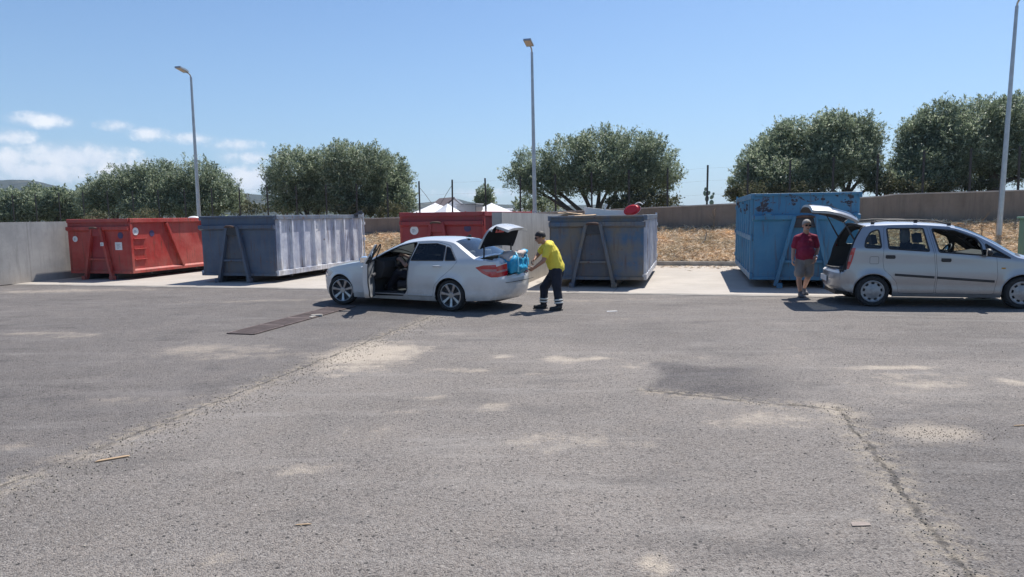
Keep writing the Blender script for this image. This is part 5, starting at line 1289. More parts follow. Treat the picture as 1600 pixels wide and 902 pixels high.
def mirror(parent, x, y, z, s_, m):
    e = empty('wing_mirror', (x, y, z), 0, parent)
    mb = MB(); mb.ell((0, s_*.10, .02), (.065, .115, .075)); o = mb.build('mirror_shell', m, e, smooth=True)
    mb = MB(); mb.box((-.058, s_*.10, .02), (.012, .17, .11)); mb.build('mirror_glass', M['chrome'], e, bevel=.004)
    mb = MB(); mb.tube([(0, -s_*.04, -.03), (0, s_*.04, -.02)], .025, 8); mb.build('mirror_arm', M['black'], e, auto=50)
mirror(de, -.16, -.01, .97, 1, M['mirror_sky_blue']); mirror(root, 1.80, -.84, .97, -1, WS['paint'])
mb = MB(); mb.prism([(.16, 1.43), (.02, 1.415), (.02, 1.47), (.05, 1.475)], 'Y', -.012, .012); mb.build('roof_antenna', M['black'], root, bevel=.004)
for zz in (.30, .36, .42): pass
mb = MB(); mb.tube([(-1.09, -.6, .58), (-1.118, -.3, .575), (-1.118, .3, .575), (-1.09, .6, .58)], .006, 5); mb.build('bumper_line', M['seam'], root)

# blue bag of laundry in the boot
bl = orgw+Matrix.Rotation(angw, 3, 'Z') @ Vector((-.93, -.02, .722))
e = empty('shopping_bag', bl, angw); tag(e, 'bright blue woven bag full of clothes on the boot sill of the white saloon', 'bag')
def rbox(mb, c, d, n=10, pw=5., wr=0.02):
    vs = []; fs = []
    for i in range(n+1):
        t = pi*i/n
        for k in range(2*n):
            a = 2*pi*k/(2*n); x, y, z = sin(t)*cos(a), sin(t)*sin(a), -cos(t)
            l_ = (abs(x)**pw+abs(y)**pw+abs(z)**pw)**(-1/pw); p = Vector((x*l_*d[0]/2, y*l_*d[1]/2, z*l_*d[2]/2)); p *= 1+wr*noise.noise(p*9); vs.append(Vector(c)+p)
    for i in range(n):
        for k in range(2*n): fs.append((i*2*n+k, i*2*n+(k+1) % (2*n), (i+1)*2*n+(k+1) % (2*n), (i+1)*2*n+k))
    mb.add(vs, fs)
mb = MB(); rbox(mb, (0, 0, .165), (.42, .70, .34), 18, 4., .42); mb.build('bag_body', M['cyan'], e, smooth=True)
for yy in (-.2, .2):
    for sx in (-1, 1): mb = MB(); mb.tube([(sx*.213, yy, .03), (sx*.217, yy, .2), (sx*.20, yy, .34), (sx*.12, yy*.7, .42)], .018, 6); mb.build('strap', M['cyan_light'], e, smooth=True)
mb = MB(); rbox(mb, (.0, .0, .34), (.36, .60, .17), 14, 2.5, .8); mb.build('folded_cloth', M['beige_cloth'], e, smooth=True)
mb = MB(); rbox(mb, (-.10, -.24, .38), (.2, .2, .16), 10, 2.5, .8); mb.build('bag_flap', M['cyan'], e, smooth=True)
e2 = orgw+Matrix.Rotation(angw, 3, 'Z') @ Vector((-.80, .40, .722)); 
mb = MB(); rbox(mb, (0, 0, .15), (.24, .26, .30), 12, 3., .35); o = mb.build('carrier_bag', M['white_cloth'], smooth=True); o.location = e2+Vector((0, 0, .0)); o.rotation_euler = (0, 0, angw); tag(o, 'crumpled white carrier bag beside the blue bag in the open boot', 'bag')

# ---- silver people carrier ---------------------------------------
SS = dict(
 C=[(3.20, .20), (3.27, .34), (3.29, .50), (3.27, .62), (3.20, .74), (3.08, .84), (2.85, .94), (2.62, 1.01), (2.50, 1.05), (2.15, 1.28), (1.80, 1.455), (1.50, 1.56), (1.15, 1.605), (.7, 1.63), (.2, 1.625), (-.25, 1.59), (-.40, 1.48), (-.50, 1.25), (-.56, 1.05), (-.60, .85), (-.62, .70), (-.69, .645), (-.71, .50), (-.69, .36), (-.62, .28)],
 E=[(3.0, .20), (3.09, .34), (3.12, .50), (3.10, .62), (3.02, .72), (2.9, .79), (2.74, .86), (2.52, .925), (2.38, .97), (2.06, 1.18), (1.74, 1.365), (1.42, 1.49), (1.08, 1.545), (.66, 1.57), (.2, 1.565), (-.14, 1.54), (-.24, 1.42), (-.33, 1.25), (-.40, 1.05), (-.44, .85), (-.46, .70), (-.52, .62), (-.54, .50), (-.52, .36), (-.42, .28)],
 wx=[-.56, -.50, -.42, -.3, -.1, .3, 1.0, 1.8, 2.4, 2.7, 2.95, 3.12], wy=[.62, .71, .765, .80, .83, .845, .85, .85, .835, .80, .73, .62],
 belt=([-.5, .2, 1.2, 2.4, 3], [1.14, 1.10, 1.03, .90, .8]), tumble=.40, wb=2.508, wr=.30, ra=.345, sill=.20, paint=M['silver_paint'], p=3.0)
r0s = gnd(1361, 478.8); fs_ = Vector((.9726, -.2326, 0)); ls_ = Vector((-fs_.y, fs_.x, 0)); angs = atan2(fs_.y, fs_.x); orgs = r0s+ls_*.77
car = Car(SS); root = empty('people_carrier', orgs, angs); tag(root, 'silver people carrier with raised tailgate parked at the right edge', 'car')
qg = [(-.165, 1.14), (-.13, 1.30), (-.04, 1.44), (.10, 1.485), (.13, 1.13)]
rgl = [(.24, 1.50), (.87, 1.50), (.95, 1.07), (.26, 1.12)]
fgl = [(1.02, 1.49), (1.40, 1.45), (1.76, 1.30), (1.83, 1.19), (1.85, .995), (1.12, 1.055)]
tri = [(1.91, 1.20), (2.30, .94), (1.93, .985)]
fd = [(.98, 1.525), (1.42, 1.475), (1.82, 1.29), (1.90, 1.16), (2.07, .97), (2.10, .6), (2.05, .27), (1.08, .27), (1.10, .6), (1.06, 1.04)]
rd = [(.19, 1.53), (.93, 1.53), (1.03, 1.04), (1.07, .6), (1.05, .27), (.44, .27), (.41, .47), (.32, .58), (.18, .72), (.155, .9)]
tls = [(-.6, 1.13), (-.315, 1.135), (-.365, .90), (-.42, .72), (-.6, .72)]
tlsc = [(-.6, 1.0), (-.372, 1.0), (-.40, .87), (-.6, .87)]
hls = [(2.62, .70), (2.72, .83), (3.3, .80), (3.3, .60), (2.85, .60)]
res = car.side([('tlc', tlsc, 0), ('tl', tls, 0), ('hl', hls, 0), ('qg', qg, .05), ('rg', rgl, .03), ('fg', fgl, .03), ('tri', tri, .01), ('fd', fd, .04), ('rd', rd, .04)], None)
mp = {'tlc': ('tail_lamp_band', M['lamp_clear']), 'tl': ('tail_lamp', M['lamp_red']), 'hl': ('headlamp', M['headlamp']), 'fg': ('front_window', M['glass']), 'rg': ('rear_window', M['glass']), 'qg': ('quarter_window', M['glass']), 'tri': ('corner_window', M['glass']), 'fd': ('front_door', SS['paint']), 'rd': ('rear_door', SS['paint']), 'body': ('body_side', SS['paint'])}
for sgn in (1, -1):
    for key, faces in res.items():
        if key == 'fg' and sgn == -1: continue     # window wound down
        nm, mt = mp[key]; mb = MB(); car.emit(mb, faces, sgn, -.008 if 'window' in nm else 0); mb.build(nm, mt, root, smooth=True)
    for key, pl in car.pp.items():
        if key in ('rg', 'qg', 'fg', 'tri'): mb = MB(); mb.tube(car.line(pl, sgn, -.004), .016, 6, cap=False); mb.build('window_trim', M['black'], root)
        if key in ('rd', 'fd'): mb = MB(); mb.tube(car.line(pl, sgn, -.003), .0045, 5, cap=False); mb.build('door_seam', M['seam'], root)
    mb = MB(); fl = [f for k in ('body', 'rd', 'fd') for f in res[k] if -.33 < sum(car.vo[i].x for i in f)/3 < 2.3 and sum(car.vo[i].y for i in f)/3 > .27]
    car.emit(mb, fl, sgn, -.05); mb.build('cabin_lining', M['interior'], root, smooth=True)
    for (a, b) in (((.37, .625), (1.045, .58)), ((1.09, .576), (2.05, .51))):
        P = [(a[0]+(b[0]-a[0])*t, a[1]+(b[1]-a[1])*t) for t in np.linspace(0, 1, 9)]; vs = []; 
        for (x, z) in P:
            w_ = car.W(x, z); vs += [(x, sgn*(w_-.004), z-.024), (x, sgn*(w_+.014), z-.018), (x, sgn*(w_+.014), z+.018), (x, sgn*(w_-.004), z+.024)]
        mb = MB(); mb.add(vs, [(4*i+k, 4*i+(k+1) % 4, 4*i+4+(k+1) % 4, 4*i+4+k) for i in range(8) for k in range(4)]+[(0, 1, 2, 3), (35, 34, 33, 32)]); mb.build('side_moulding', M['black'], root)
    for hx, hz_2 in ((.285, .965), (1.235, .905)):
        w_ = car.W(hx, hz_2); mb = MB(); mb.prism([(hx-.085, hz_2-.02), (hx-.06, hz_2-.035), (hx+.07, hz_2-.038), (hx+.088, hz_2-.015), (hx+.08, hz_2+.03), (hx-.08, hz_2+.035)], 'Y', sgn*(w_-.02), sgn*(w_+.016)); mb.build('door_handle', M['black'], root, bevel=.008)
    w_ = car.W(2.19, .76); mb = MB(); mb.box((2.19, sgn*w_, .755), (.07, .012, .025)); mb.build('side_marker', mat('amber_lens', (.5, .25, .03), .3), root, bevel=.004)
    P = [(-.02, 1.60), (.08, 1.645), (.3, 1.662), (.8, 1.66), (1.1, 1.632), (1.34, 1.565)]
    mb = MB(); mb.tube([(x, sgn*(car.W(x, min(z, 1.56))-.03), z) for x, z in P], .014, 8); 
    for (x, z) in ((.0, 1.58), (.75, 1.60), (1.33, 1.54)): mb.box((x, sgn*(car.W(x, 1.55)-.03), z+.025), (.06, .028, .05))
    mb.build('roof_rail', M['black'], root, auto=50)
mb = MB(); P = densify([(-.07, .83), (.085, .83), (.085, .97), (-.07, .97)], .04, True, .03); mb.tube(car.line(P, -1, -.001), .0035, 4, cap=False); mb.build('fuel_flap', M['seam'], root)
reg = [('windscreen', 8, 11, 0, .90), ('roof', 11, 15, 0, .94), ('opening', 15, 20, 0, 1), ('hood', 4.6, 7.4, 0, .88), ('cowl', 7.4, 8, 0, .9), ('grille', 2.6, 3.6, 0, .35), ('intake', .7, 1.8, 0, .6), ('headw', 2.8, 4.2, .5, 1), ('bstep', 20.3, 21, 0, .9), ('bumper_r', 20, 25, 0, 1), ('bumper_f', 0, 2.6, 0, 1)]
tc = car.top(reg, (.35, .5, .6, .88, .9, .94))
tm = {'windscreen': ('windscreen', M['glass_mid']), 'roof': ('roof', SS['paint']), 'hood': ('bonnet', SS['paint']), 'cowl': ('cowl', M['black']), 'grille': ('grille', M['black']), 'intake': ('lower_grille', M['black']), 'headw': ('headlamp', M['headlamp']), 'bstep': ('bumper_step', M['white_vinyl']), 'bumper_r': ('rear_bumper', SS['paint']), 'bumper_f': ('front_bumper', SS['paint']), 'body': ('body_top', SS['paint'])}
for key, cells in tc.items():
    if key == 'opening': continue
    nm, mt = tm[key]; half = [[c for c in cells if car.ys[c[1]] < -.01], [c for c in cells if car.ys[c[1]] >= -.01]] if key in ('lampw', 'lampr', 'headw') else [cells]
    for cs in half: mb = MB(); car.emit_top(mb, cs); mb.build(nm, mt, root, smooth=True)
mb = MB(); car.emit_top(mb, tc['roof'], lambda p: p-Vector((0, 0, .04))); mb.build('roof_lining', M['seat_grey'], root, smooth=True)
# frame of the tailgate opening
mb = MB(); P = [car.pt(q, .985) for q in np.linspace(20, 15, 14)]; Q = [Vector((p.x, -p.y, p.z)) for p in P[::-1]]; top_ = [car.pt(15, t) for t in np.linspace(.9, -.9, 9)]
mb.tube([p+Vector((.01, -.02, 0)) for p in P]+[t+Vector((.0, 0, -.01)) for t in top_]+[q+Vector((.01, .02, 0)) for q in Q], .026, 8, cap=False); mb.build('opening_seal', M['black'], root, auto=60)
arch_liner(root, car)
for (x, y, s_) in ((0, .755, 1), (0, -.755, -1), (2.508, .755, 1), (2.508, -.755, -1)): make_wheel(root, x, y, s_, .30, .19, .205, 'cap', radians(4) if x > 1 else 0)
mb = MB(); mb.box((1.2, 0, .25), (3.6, 1.0, .10)); mb.box((1.25, 0, .25), (1.7, 1.56, .08)); mb.build('underbody', M['black'], root)
mb = MB(); mb.box((2.25, 0, .62), (.06, 1.5, .7)); mb.box((1.0, 0, .33), (2.5, 1.5, .03)); mb.box((-.18, 0, .68), (.72, 1.16, .04)); mb.box((-.53, 0, .60), (.05, 1.3, .2))
mb.build('cabin_floor', M['interior'], root)
for sg in (-1, 1): mb = MB(); mb.add([(-.54, sg*.70, .66), (.2, sg*.60, .66), (.2, sg*.60, 1.10), (-.40, sg*.66, 1.10)], [(0, 1, 2, 3)]); mb.build('boot_lining', M['black'], root)
for y in (.36, -.36): seat(root, 1.0, y, .56, M['seat'], back=.64, tilt=10)
seat(root, .25, .3, .62, M['seat'], back=.56, width=.58, name='rear_seat'); seat(root, .25, -.33, .62, M['seat'], back=.56, width=.5, name='rear_seat')
mb = MB(); mb.ell((.86, .33, 1.33), (.09, .16, .16)); mb.build('seat_cover', M['seat_grey'], root, smooth=True)
mb = MB(); mb.prism([(2.22, .6), (2.34, 1.0), (2.2, 1.04), (1.86, .99), (1.80, .86), (1.9, .62)], 'Y', -.7, .7); mb.build('dashboard', M['interior'], root, bevel=.02)
mb = MB(); c = Vector((1.62, .36, 1.0)); R_ = Matrix.Rotation(radians(-58), 3, 'Y')
mb.tube([c+R_ @ Vector((.18*cos(t), .18*sin(t), 0)) for t in np.linspace(0, 2*pi, 25)], .015, 8, cap=False); mb.ell(c, (.06, .06, .03), R_); mb.bar(c+R_ @ Vector((0, -.17, 0)), c+R_ @ Vector((0, .17, 0)), .03, .015); mb.tube([c, c+Vector((.25, 0, -.12))], .03, 8); mb.build('steering_wheel', M['black'], root, auto=50)
for y, s_ in ((-.82, -1), (.82, 1)): mirror(root, 1.90, y, 1.03, s_, M['black'])
# number plate on the bumper: dark characters are a blur in the photo
mb = MB(); mb.box((-.722, 0, .50), (.012, .52, .11)); pl_ = mb.build('number_plate', M['white_vinyl'], root, bevel=.003)
# raised tailgate
PIV = Vector((-.17, 0, 1.60)); tg = empty('tailgate', PIV, 0, root); tg.rotation_euler = (0, radians(86), 0)
def tgp(q, yn, dn=0):
    p = car.pt(q, yn); pe = car.pt(q+.05, yn)-car.pt(q-.05, yn); nn = Vector((0, 1, 0)).cross(pe).normalized()
    return p-PIV+nn*dn
def gate_patch(name, m, q0, q1, y0_, y1_, dn, parent=tg, nq=10, ny=14):
    qs = np.linspace(q0, q1, nq+1); ys = np.linspace(y0_, y1_, ny+1); vs = [tgp(q, y, dn) for q in qs for y in ys]
    mb = MB(); mb.add(vs, [(i*(ny+1)+j, i*(ny+1)+j+1, (i+1)*(ny+1)+j+1, (i+1)*(ny+1)+j) for i in range(nq) for j in range(ny)]); return mb.build(name, m, parent, smooth=True)
sgn_n = 1 if (Vector((0, 1, 0)).cross(car.pt(18.1, 0)-car.pt(17.9, 0))).x < 0 else -1
o_ = .0; i_ = -.05*sgn_n
gate_patch('gate_skin', SS['paint'], 17.9, 20, -.88, .88, o_); gate_patch('gate_head', SS['paint'], 15.1, 15.55, -.88, .88, o_)
for sg in (-1, 1): gate_patch('gate_pillar', SS['paint'], 15.5, 17.9, sg*.76, sg*.90, o_, ny=3); gate_patch('gate_pillar_lining', M['interior'], 15.5, 17.9, sg*.74, sg*.90, i_, ny=3)
gate_patch('gate_glass', M['glass_dark'], 15.5, 17.95, -.78, .78, -.008*sgn_n)
gate_patch('gate_lining', M['interior'], 17.8, 20, -.88, .88, i_); gate_patch('gate_head_lining', M['interior'], 15.1, 15.6, -.88, .88, i_)
mb = MB()
loop = [(15.1, t) for t in np.linspace(-.88, .88, 10)]+[(q, .89) for q in np.linspace(15.2, 20, 16)]+[(20, t) for t in np.linspace(.88, -.88, 10)]+[(q, -.89) for q in np.linspace(20, 15.2, 16)]
vs = []; 
for (q, y) in loop: vs += [tgp(q, y, 0), tgp(q, y, i_)]
n_ = len(loop); mb.add(vs, [(2*i, 2*i+1, (2*i+3) % (2*n_), (2*i+2) % (2*n_)) for i in range(n_)]); mb.build('gate_edge', SS['paint'], tg)
mb = MB(); mb.tube([tgp(18.0, -.2, .03*sgn_n), tgp(17.2, .0, .02*sgn_n), tgp(16.6, .35, .02*sgn_n)], .008, 5); mb.build('rear_wiper', M['black'], tg)
for sg in (-1, 1):
    a = Vector((-.30, sg*.66, 1.25)); b = Vector((-.62, sg*.62, 1.83)); mb = MB(); mb.tube([a, b], .011, 6); mb.tube([a, a.lerp(b, .5)], .016, 6); mb.build('gas_strut', M['black'], root, auto=50)
CARS = root

# ------------------------------------------------------------------ people
TMP = bpy.data.scenes.new('workbench')
def fuse(name, mb, m, parent, voxel=.011, smooth=4, wrinkle=0., wf=9.):
    me = bpy.data.meshes.new(name); me.from_pydata(mb.v, [], mb.f); me.update()
    bm = bmesh.new(); bm.from_mesh(me); bmesh.ops.recalc_face_normals(bm, faces=bm.faces); bm.to_mesh(me); bm.free()
    t = bpy.data.objects.new('tmp', me); TMP.collection.objects.link(t)
    r_ = t.modifiers.new('r', 'REMESH'); r_.mode = 'VOXEL'; r_.voxel_size = voxel
    s_ = t.modifiers.new('s', 'SMOOTH'); s_.factor = .5; s_.iterations = smooth
    TMP.view_layers[0].update(); dg = TMP.view_layers[0].depsgraph
    out = bpy.data.meshes.new_from_object(t.evaluated_get(dg)); bpy.data.objects.remove(t); out.name = name
    if wrinkle:
        out.update()
        NN = [v.normal.copy() for v in out.vertices]
        for v, n_ in zip(out.vertices, NN):
            p = v.co.copy()
            v.co = p+n_*wrinkle*(noise.noise((p.x*wf, p.y*wf, p.z*wf*.55))+.5*noise.noise((p.x*wf*2.3+5, p.y*wf*2.3, p.z*wf*1.5)))
    out.materials.clear()
    for mm in (m if isinstance(m, (list, tuple)) else [m]): out.materials.append(mm)
    out.polygons.foreach_set('use_smooth', [True]*len(out.polygons)); out.update()
    return link_mesh(name, out, parent)
def head(mb, c, f, u, s=1.):
    """skull, jaw, nose, ears; f faces forward, u points up"""
    f = Vector(f).normalized(); u = Vector(u); u = (u-f*u.dot(f)).normalized(); l = u.cross(f); R = Matrix((f, l, u)).transposed()
    P = lambda x, y, z: Vector(c)+R @ Vector((x*s, y*s, z*s))
    mb.ell(P(-.012, 0, .025), (.096*s, .076*s, .092*s), R, 20, 14)
    mb.ell(P(.020, 0, -.035), (.066*s, .060*s, .078*s), R, 18, 12)
    mb.ell(P(.052, 0, -.082), (.028*s, .034*s, .026*s), R)
    mb.capsule(P(.078, 0, .015), P(.100, 0, -.022), .009*s, .014*s)
    mb.ell(P(.078, 0, .035), (.016*s, .045*s, .010*s), R)
    for sg in (-1, 1):
        mb.ell(P(-.010, sg*.078, -.005), (.020*s, .010*s, .033*s), R); mb.ell(P(.056, sg*.036, -.018), (.022*s, .020*s, .016*s), R)
    mb.ell(P(.079, 0, -.052), (.012*s, .024*s, .009*s), R)
    return P, R
def hand(mb, wr, d, pn, th, curl=.5, s=1.):
    """wrist, direction of the palm, palm normal (fingers close toward it), thumb side"""
    d = Vector(d).normalized(); pn = Vector(pn); pn = (pn-d*pn.dot(d)).normalized(); sd = d.cross(pn).normalized()
    if sd.dot(Vector(th)) < 0: sd = -sd
    wr = Vector(wr)
    for k in range(4):
        o = (k-1.5)*.020*s; mb.capsule(wr+sd*o*.6+d*.01, wr+d*.085*s+sd*o, .015*s, .0115*s)
    tips = []
    for k, L in enumerate((.060, .074, .080, .070)):
        o = (k-1.5)*.0205*s; p = wr+d*.088*s+sd*o; a = .15+curl*.35; r_ = .0092*s
        for j, fr in enumerate((.45, .32, .23)):
            a += curl*.75*(1 if j else .5); q = p+(d*cos(a)+pn*sin(a)+sd*(k-1.5)*.03)*L*fr*1.15*s; mb.capsule(p, q, r_, r_*.92, n=10); p = q; r_ *= .92
        tips.append(p)
    p = wr+d*.022*s+sd*.026*s; q = p+(d*.55+sd*.75+pn*.25).normalized()*.042*s; mb.capsule(p, q, .014*s, .011*s); q2 = q+(d*.85+sd*.25+pn*.45).normalized()*.034*s; mb.capsule(q, q2, .011*s, .009*s); q3 = q2+(d*.9+pn*.5).normalized()*.024*s; mb.capsule(q2, q3, .009*s, .0078*s)
def shoe(parent, a, t, m, nm='shoe', w_=.045, h_=.06):
    a = Vector(a); t = Vector(t); d = (t-a).normalized(); mb = MB()
    mb.capsule(a-d*.03+Vector((0, 0, .005)), a+d*.05, .042, .045); mb.capsule(a+d*.04-Vector((0, 0, .01)), t, .044, .034); mb.capsule(a+Vector((0, 0, .03)), a+Vector((0, 0, .075)), .044, .045)
    o = fuse(nm, mb, m, parent, .009, 3)
    zmin = min(v.co.z for v in o.data.vertices); base = min(a.z, t.z)-.04
    for v in o.data.vertices:
        if v.co.z < base+.012: v.co.z = base
    sole = MB(); sd = Vector((-d.y, d.x, 0)).normalized(); L_ = (t-a).length
    P = [a-d*.075-sd*.03, a-d*.08+sd*.03, a+sd*.042, t*.6+a*.4+sd*.044, t+sd*.046, t+d*.035+sd*.025, t+d*.04-sd*.02, t-sd*.046, t*.6+a*.4-sd*.042, a-sd*.04]
    sole.add([(p.x, p.y, base-.004) for p in P]+[(p.x, p.y, base+.018) for p in P], [tuple(range(len(P)))[::-1], tuple(range(len(P), 2*len(P)))]+[(i, (i+1) % len(P), len(P)+(i+1) % len(P), len(P)+i) for i in range(len(P))])
    sole.build('sole', M['black'], o, bevel=.003)
    return o
def hair_cap(parent, P, R, m, s=1., low=.0, thick=.010):
    mb = MB(); vs = []; n = 28; mm = 14
    for i in range(mm+1):
        for k in range(n):
            a = 2*pi*k/n; th = pi*(.64-.27*max(0, cos(a))**.6)*i/mm; x, y, z = sin(th)*cos(a), sin(th)*sin(a), cos(th)
            r_ = 1+.03*noise.noise((x*6, y*6, z*6)); vs.append(P(-.012+.0+x*(.096+thick)*r_, y*(.076+thick)*r_, .026+z*(.092+thick)*r_))
    mb.add(vs, [(i*n+k, i*n+(k+1) % n, (i+1)*n+(k+1) % n, (i+1)*n+k) for i in range(mm) for k in range(n)]); o = mb.build('hair', m, parent, smooth=True)
    so_ = o.modifiers.new('t', 'SOLIDIFY'); so_.thickness = .012; so_.offset = -1
    return o
def face_bits(parent, P, R, s=1., glasses=None):
    for sg in (-1, 1):
        if not glasses:
            mb = MB(); mb.ell(P(.075, sg*.031, .010), (.010*s, .013*s, .008*s), R, 12, 8); mb.build('eye', M['white_vinyl'], parent, smooth=True)
            mb = MB(); mb.ell(P(.084, sg*.031, .010), (.004*s, .006*s, .006*s), R, 10, 6); mb.build('iris', M['black'], parent, smooth=True)
        mb = MB(); mb.capsule(P(.086, sg*.016, .031), P(.076, sg*.050, .034), .005*s, .004*s, 8); mb.build('eyebrow', M['hair_dark'], parent, smooth=True)
    mb = MB(); mb.ell(P(.088, 0, -.052), (.006*s, .022*s, .007*s), R, 12, 8); mb.build('lips', M['lips'], parent, smooth=True)
    if glasses:
        mb = MB()
        for sg in (-1, 1):
            mb.ell(P(.092, sg*.034, .010), (.007, .030, .020), R, 14, 8); mb.tube([P(.088, sg*.062, .016), P(.05, sg*.080, .016), P(-.02, sg*.084, .008)], .003, 6)
        mb.tube([P(.098, -.01, .014), P(.098, .01, .014)], .003, 6); mb.build('sunglasses', M['gloss_black'], parent, smooth=True)

# man in yellow, bending over the boot ------------------------------
root = empty('person', (.86, 13.33, 0)); tag(root, 'man in a yellow t-shirt and dark work trousers leaning to lift the blue bag', 'person')
O = root.location.copy()
def q(px, py, Y): return at(px, py, Y)-O
hipc = q(869, 423, 13.33); hr = hipc+Vector((0, .10, -.02)); hl_ = hipc+Vector((0, -.10, -.02))
knR = q(850, 450, 13.46); anR = q(849.5, 472, 13.48); knL = q(870.5, 452, 13.2); anL = q(873, 473, 13.17)
toR = q(836, 480, 13.46); toL = q(861, 482, 13.14)
chest = q(861, 394, 13.32); neck = q(853.5, 379.5, 13.32); hc = q(844, 371.5, 13.30)
shL = q(858, 385, 13.12); shR = q(852, 384, 13.50); elL = q(849, 408, 13.06); wrL = q(834.5, 419, 13.16)
elR = q(841, 398, 13.54); wrR = q(836, 404.5, 13.42)
anR.z = .12; anL.z = .12; toR.z = .045; toL.z = .045
mb = MB(); P, R = head(mb, hc, (-.93, -.12, -.30), (-.15, 0, 1), 1.02)
mb.capsule(hc+Vector((.03, 0, -.06)), neck+Vector((.02, 0, -.03)), .052, .062)
mb.capsule(neck+Vector((.05, 0, -.08)), chest, .10, .115, flat=1.2, nrm=(0, 1, 0)); mb.capsule(chest, hipc, .115, .12, flat=1.1, nrm=(0, 1, 0))
for sh, el_, wr_ in ((shL, elL, wrL), (shR, elR, wrR)): mb.capsule(sh, el_, .056, .043); mb.capsule(el_, wr_, .043, .028); mb.capsule(neck+Vector((.03, 0, -.06)), sh, .06, .055)
for h_, k_, a_ in ((hr, knR, anR), (hl_, knL, anL)): mb.capsule(h_, k_, .088, .060); mb.capsule(k_, a_, .058, .040)
hand(mb, wrL, Vector((-.85, .25, -.45)), (0, .8, .5), (0, 0, 1), .9); hand(mb, wrR, Vector((-.75, -.35, -.55)), (0, -.3, -.9), (0, -1, .3), .9)
fuse('body', mb, M['skin'], root, .0062, 3)
mb = MB(); mb.capsule(neck+Vector((.045, 0, -.07)), chest, .125, .155, flat=1.28, nrm=(0, 1, 0)); mb.capsule(chest, hipc+Vector((.005, 0, .07)), .158, .165, flat=1.15, nrm=(0, 1, 0)); mb.capsule(chest+Vector((-.05, 0, -.03)), hipc+Vector((-.06, 0, .10)), .11, .12, flat=1.1, nrm=(0, 1, 0))
mb.capsule(neck+Vector((.03, 0, -.05)), shL, .08, .076); mb.capsule(neck+Vector((.03, 0, -.05)), shR, .08, .076)
mb.capsule(shL, shL.lerp(elL, .62), .074, .074); mb.capsule(shR, shR.lerp(elR, .62), .074, .07)
sh_o = fuse('t_shirt', mb, M['yellow'], root, .010, 5, .015, 11)
mb = MB(); mb.capsule(hipc+Vector((0, 0, .03)), hipc+Vector((0, 0, -.06)), .150, .145, flat=1.15, nrm=(0, 1, 0))
for h_, k_, a_ in ((hr, knR, anR), (hl_, knL, anL)): mb.capsule(h_+Vector((0, 0, .02)), k_, .112, .084); mb.capsule(k_, a_+Vector((0, 0, .02)), .084, .076)
tr_ = fuse('trousers', mb, M['navy'], root, .010, 4, .017, 9)
for k_, a_ in ((knR, anR), (knL, anL)):
    for f0, f1 in ((.66, .76), (.84, .94)):
        p0 = k_.lerp(a_, f0); p1 = k_.lerp(a_, f1); mb = MB(); mb.tube([p0, p1], [.088, .087], 20, cap=False); b_ = mb.build('reflective_band', M['reflect'], tr_, smooth=True); s_ = b_.modifiers.new('t', 'SOLIDIFY'); s_.thickness = .006
shoe(root, anR-Vector((0, 0, .065)), toR, M['shoe']); shoe(root, anL-Vector((0, 0, .065)), toL, M['shoe'])
hair_cap(root, P, R, M['hair_dark']); face_bits(root, P, R, 1., glasses=True)

# man in maroon, walking toward the camera ---------------------------
root = empty('person', (6.33, 14.80, 0)); tag(root, 'grey haired man in maroon polo shirt and shorts walking from the bright blue container', 'person'); O = root.location.copy()
pel = q(1257, 404, 14.82); ch = q(1258.5, 381, 14.80); nk = q(1260, 364.5, 14.80); hc = q(1260.5, 352.5, 14.76)
shA = q(1245.5, 372, 14.82); shB = q(1272.5, 371.5, 14.80); elA = q(1240, 389, 14.88); elB = q(1277.5, 388, 14.84); wrA = q(1238.5, 405, 14.78); wrB = q(1274.5, 403.5, 14.66)
hA = q(1250.5, 410, 14.82); hB = q(1264, 410, 14.82); kA = q(1248.5, 434, 14.68); aA = q(1250.5, 457, 14.74); kB = q(1262.5, 434, 14.78); aB = q(1256.5, 451, 15.05)
aA.z = .095; tA = aA+Vector((-.02, -.15, -.055)); aB.z = .16; tB = aB+Vector((.01, -.12, -.10))
mb = MB(); P, R = head(mb, hc, (-.10, -1, -.10), (0, -.05, 1), 1.05)
mb.capsule(hc+Vector((0, .02, -.06)), nk+Vector((0, .02, -.02)), .056, .066)
mb.capsule(nk+Vector((0, .02, -.12)), ch, .09, .11, flat=1.3, nrm=(1, 0, 0)); mb.capsule(ch, pel, .11, .12, flat=1.2, nrm=(1, 0, 0))
for sh, el_, wr_ in ((shA, elA, wrA), (shB, elB, wrB)): mb.capsule(sh, el_, .054, .043); mb.capsule(el_, wr_, .043, .030); mb.capsule(nk+Vector((0, .02, -.05)), sh, .06, .056)
for h_, k_, a_ in ((hA, kA, aA), (hB, kB, aB)): mb.capsule(h_, k_, .090, .056); mb.capsule(k_, k_.lerp(a_, .35)+Vector((0, .015, 0)), .054, .056); mb.capsule(k_.lerp(a_, .35)+Vector((0, .015, 0)), a_, .055, .034)
hand(mb, wrA, (wrA-elA), (.9, -.2, 0), (.1, -1, 0), .45); hand(mb, wrB, (wrB-elB)+Vector((0, 0, -.12)), (-.9, -.2, 0), (0, -1, 0), .5)
fuse('body', mb, M['skin2'], root, .0062, 3)
mb = MB(); mb.capsule(nk+Vector((0, .02, -.11)), ch, .115, .145, flat=1.3, nrm=(1, 0, 0)); mb.capsule(ch, pel+Vector((0, 0, .05)), .15, .16, flat=1.22, nrm=(1, 0, 0)); mb.ell(ch.lerp(pel, .55)+Vector((0, -.07, 0)), (.185, .155, .17))
mb.capsule(nk+Vector((0, .02, -.045)), shA, .075, .068); mb.capsule(nk+Vector((0, .02, -.045)), shB, .075, .068); mb.capsule(shA, shA.lerp(elA, .72), .068, .072); mb.capsule(shB, shB.lerp(elB, .72), .068, .072)
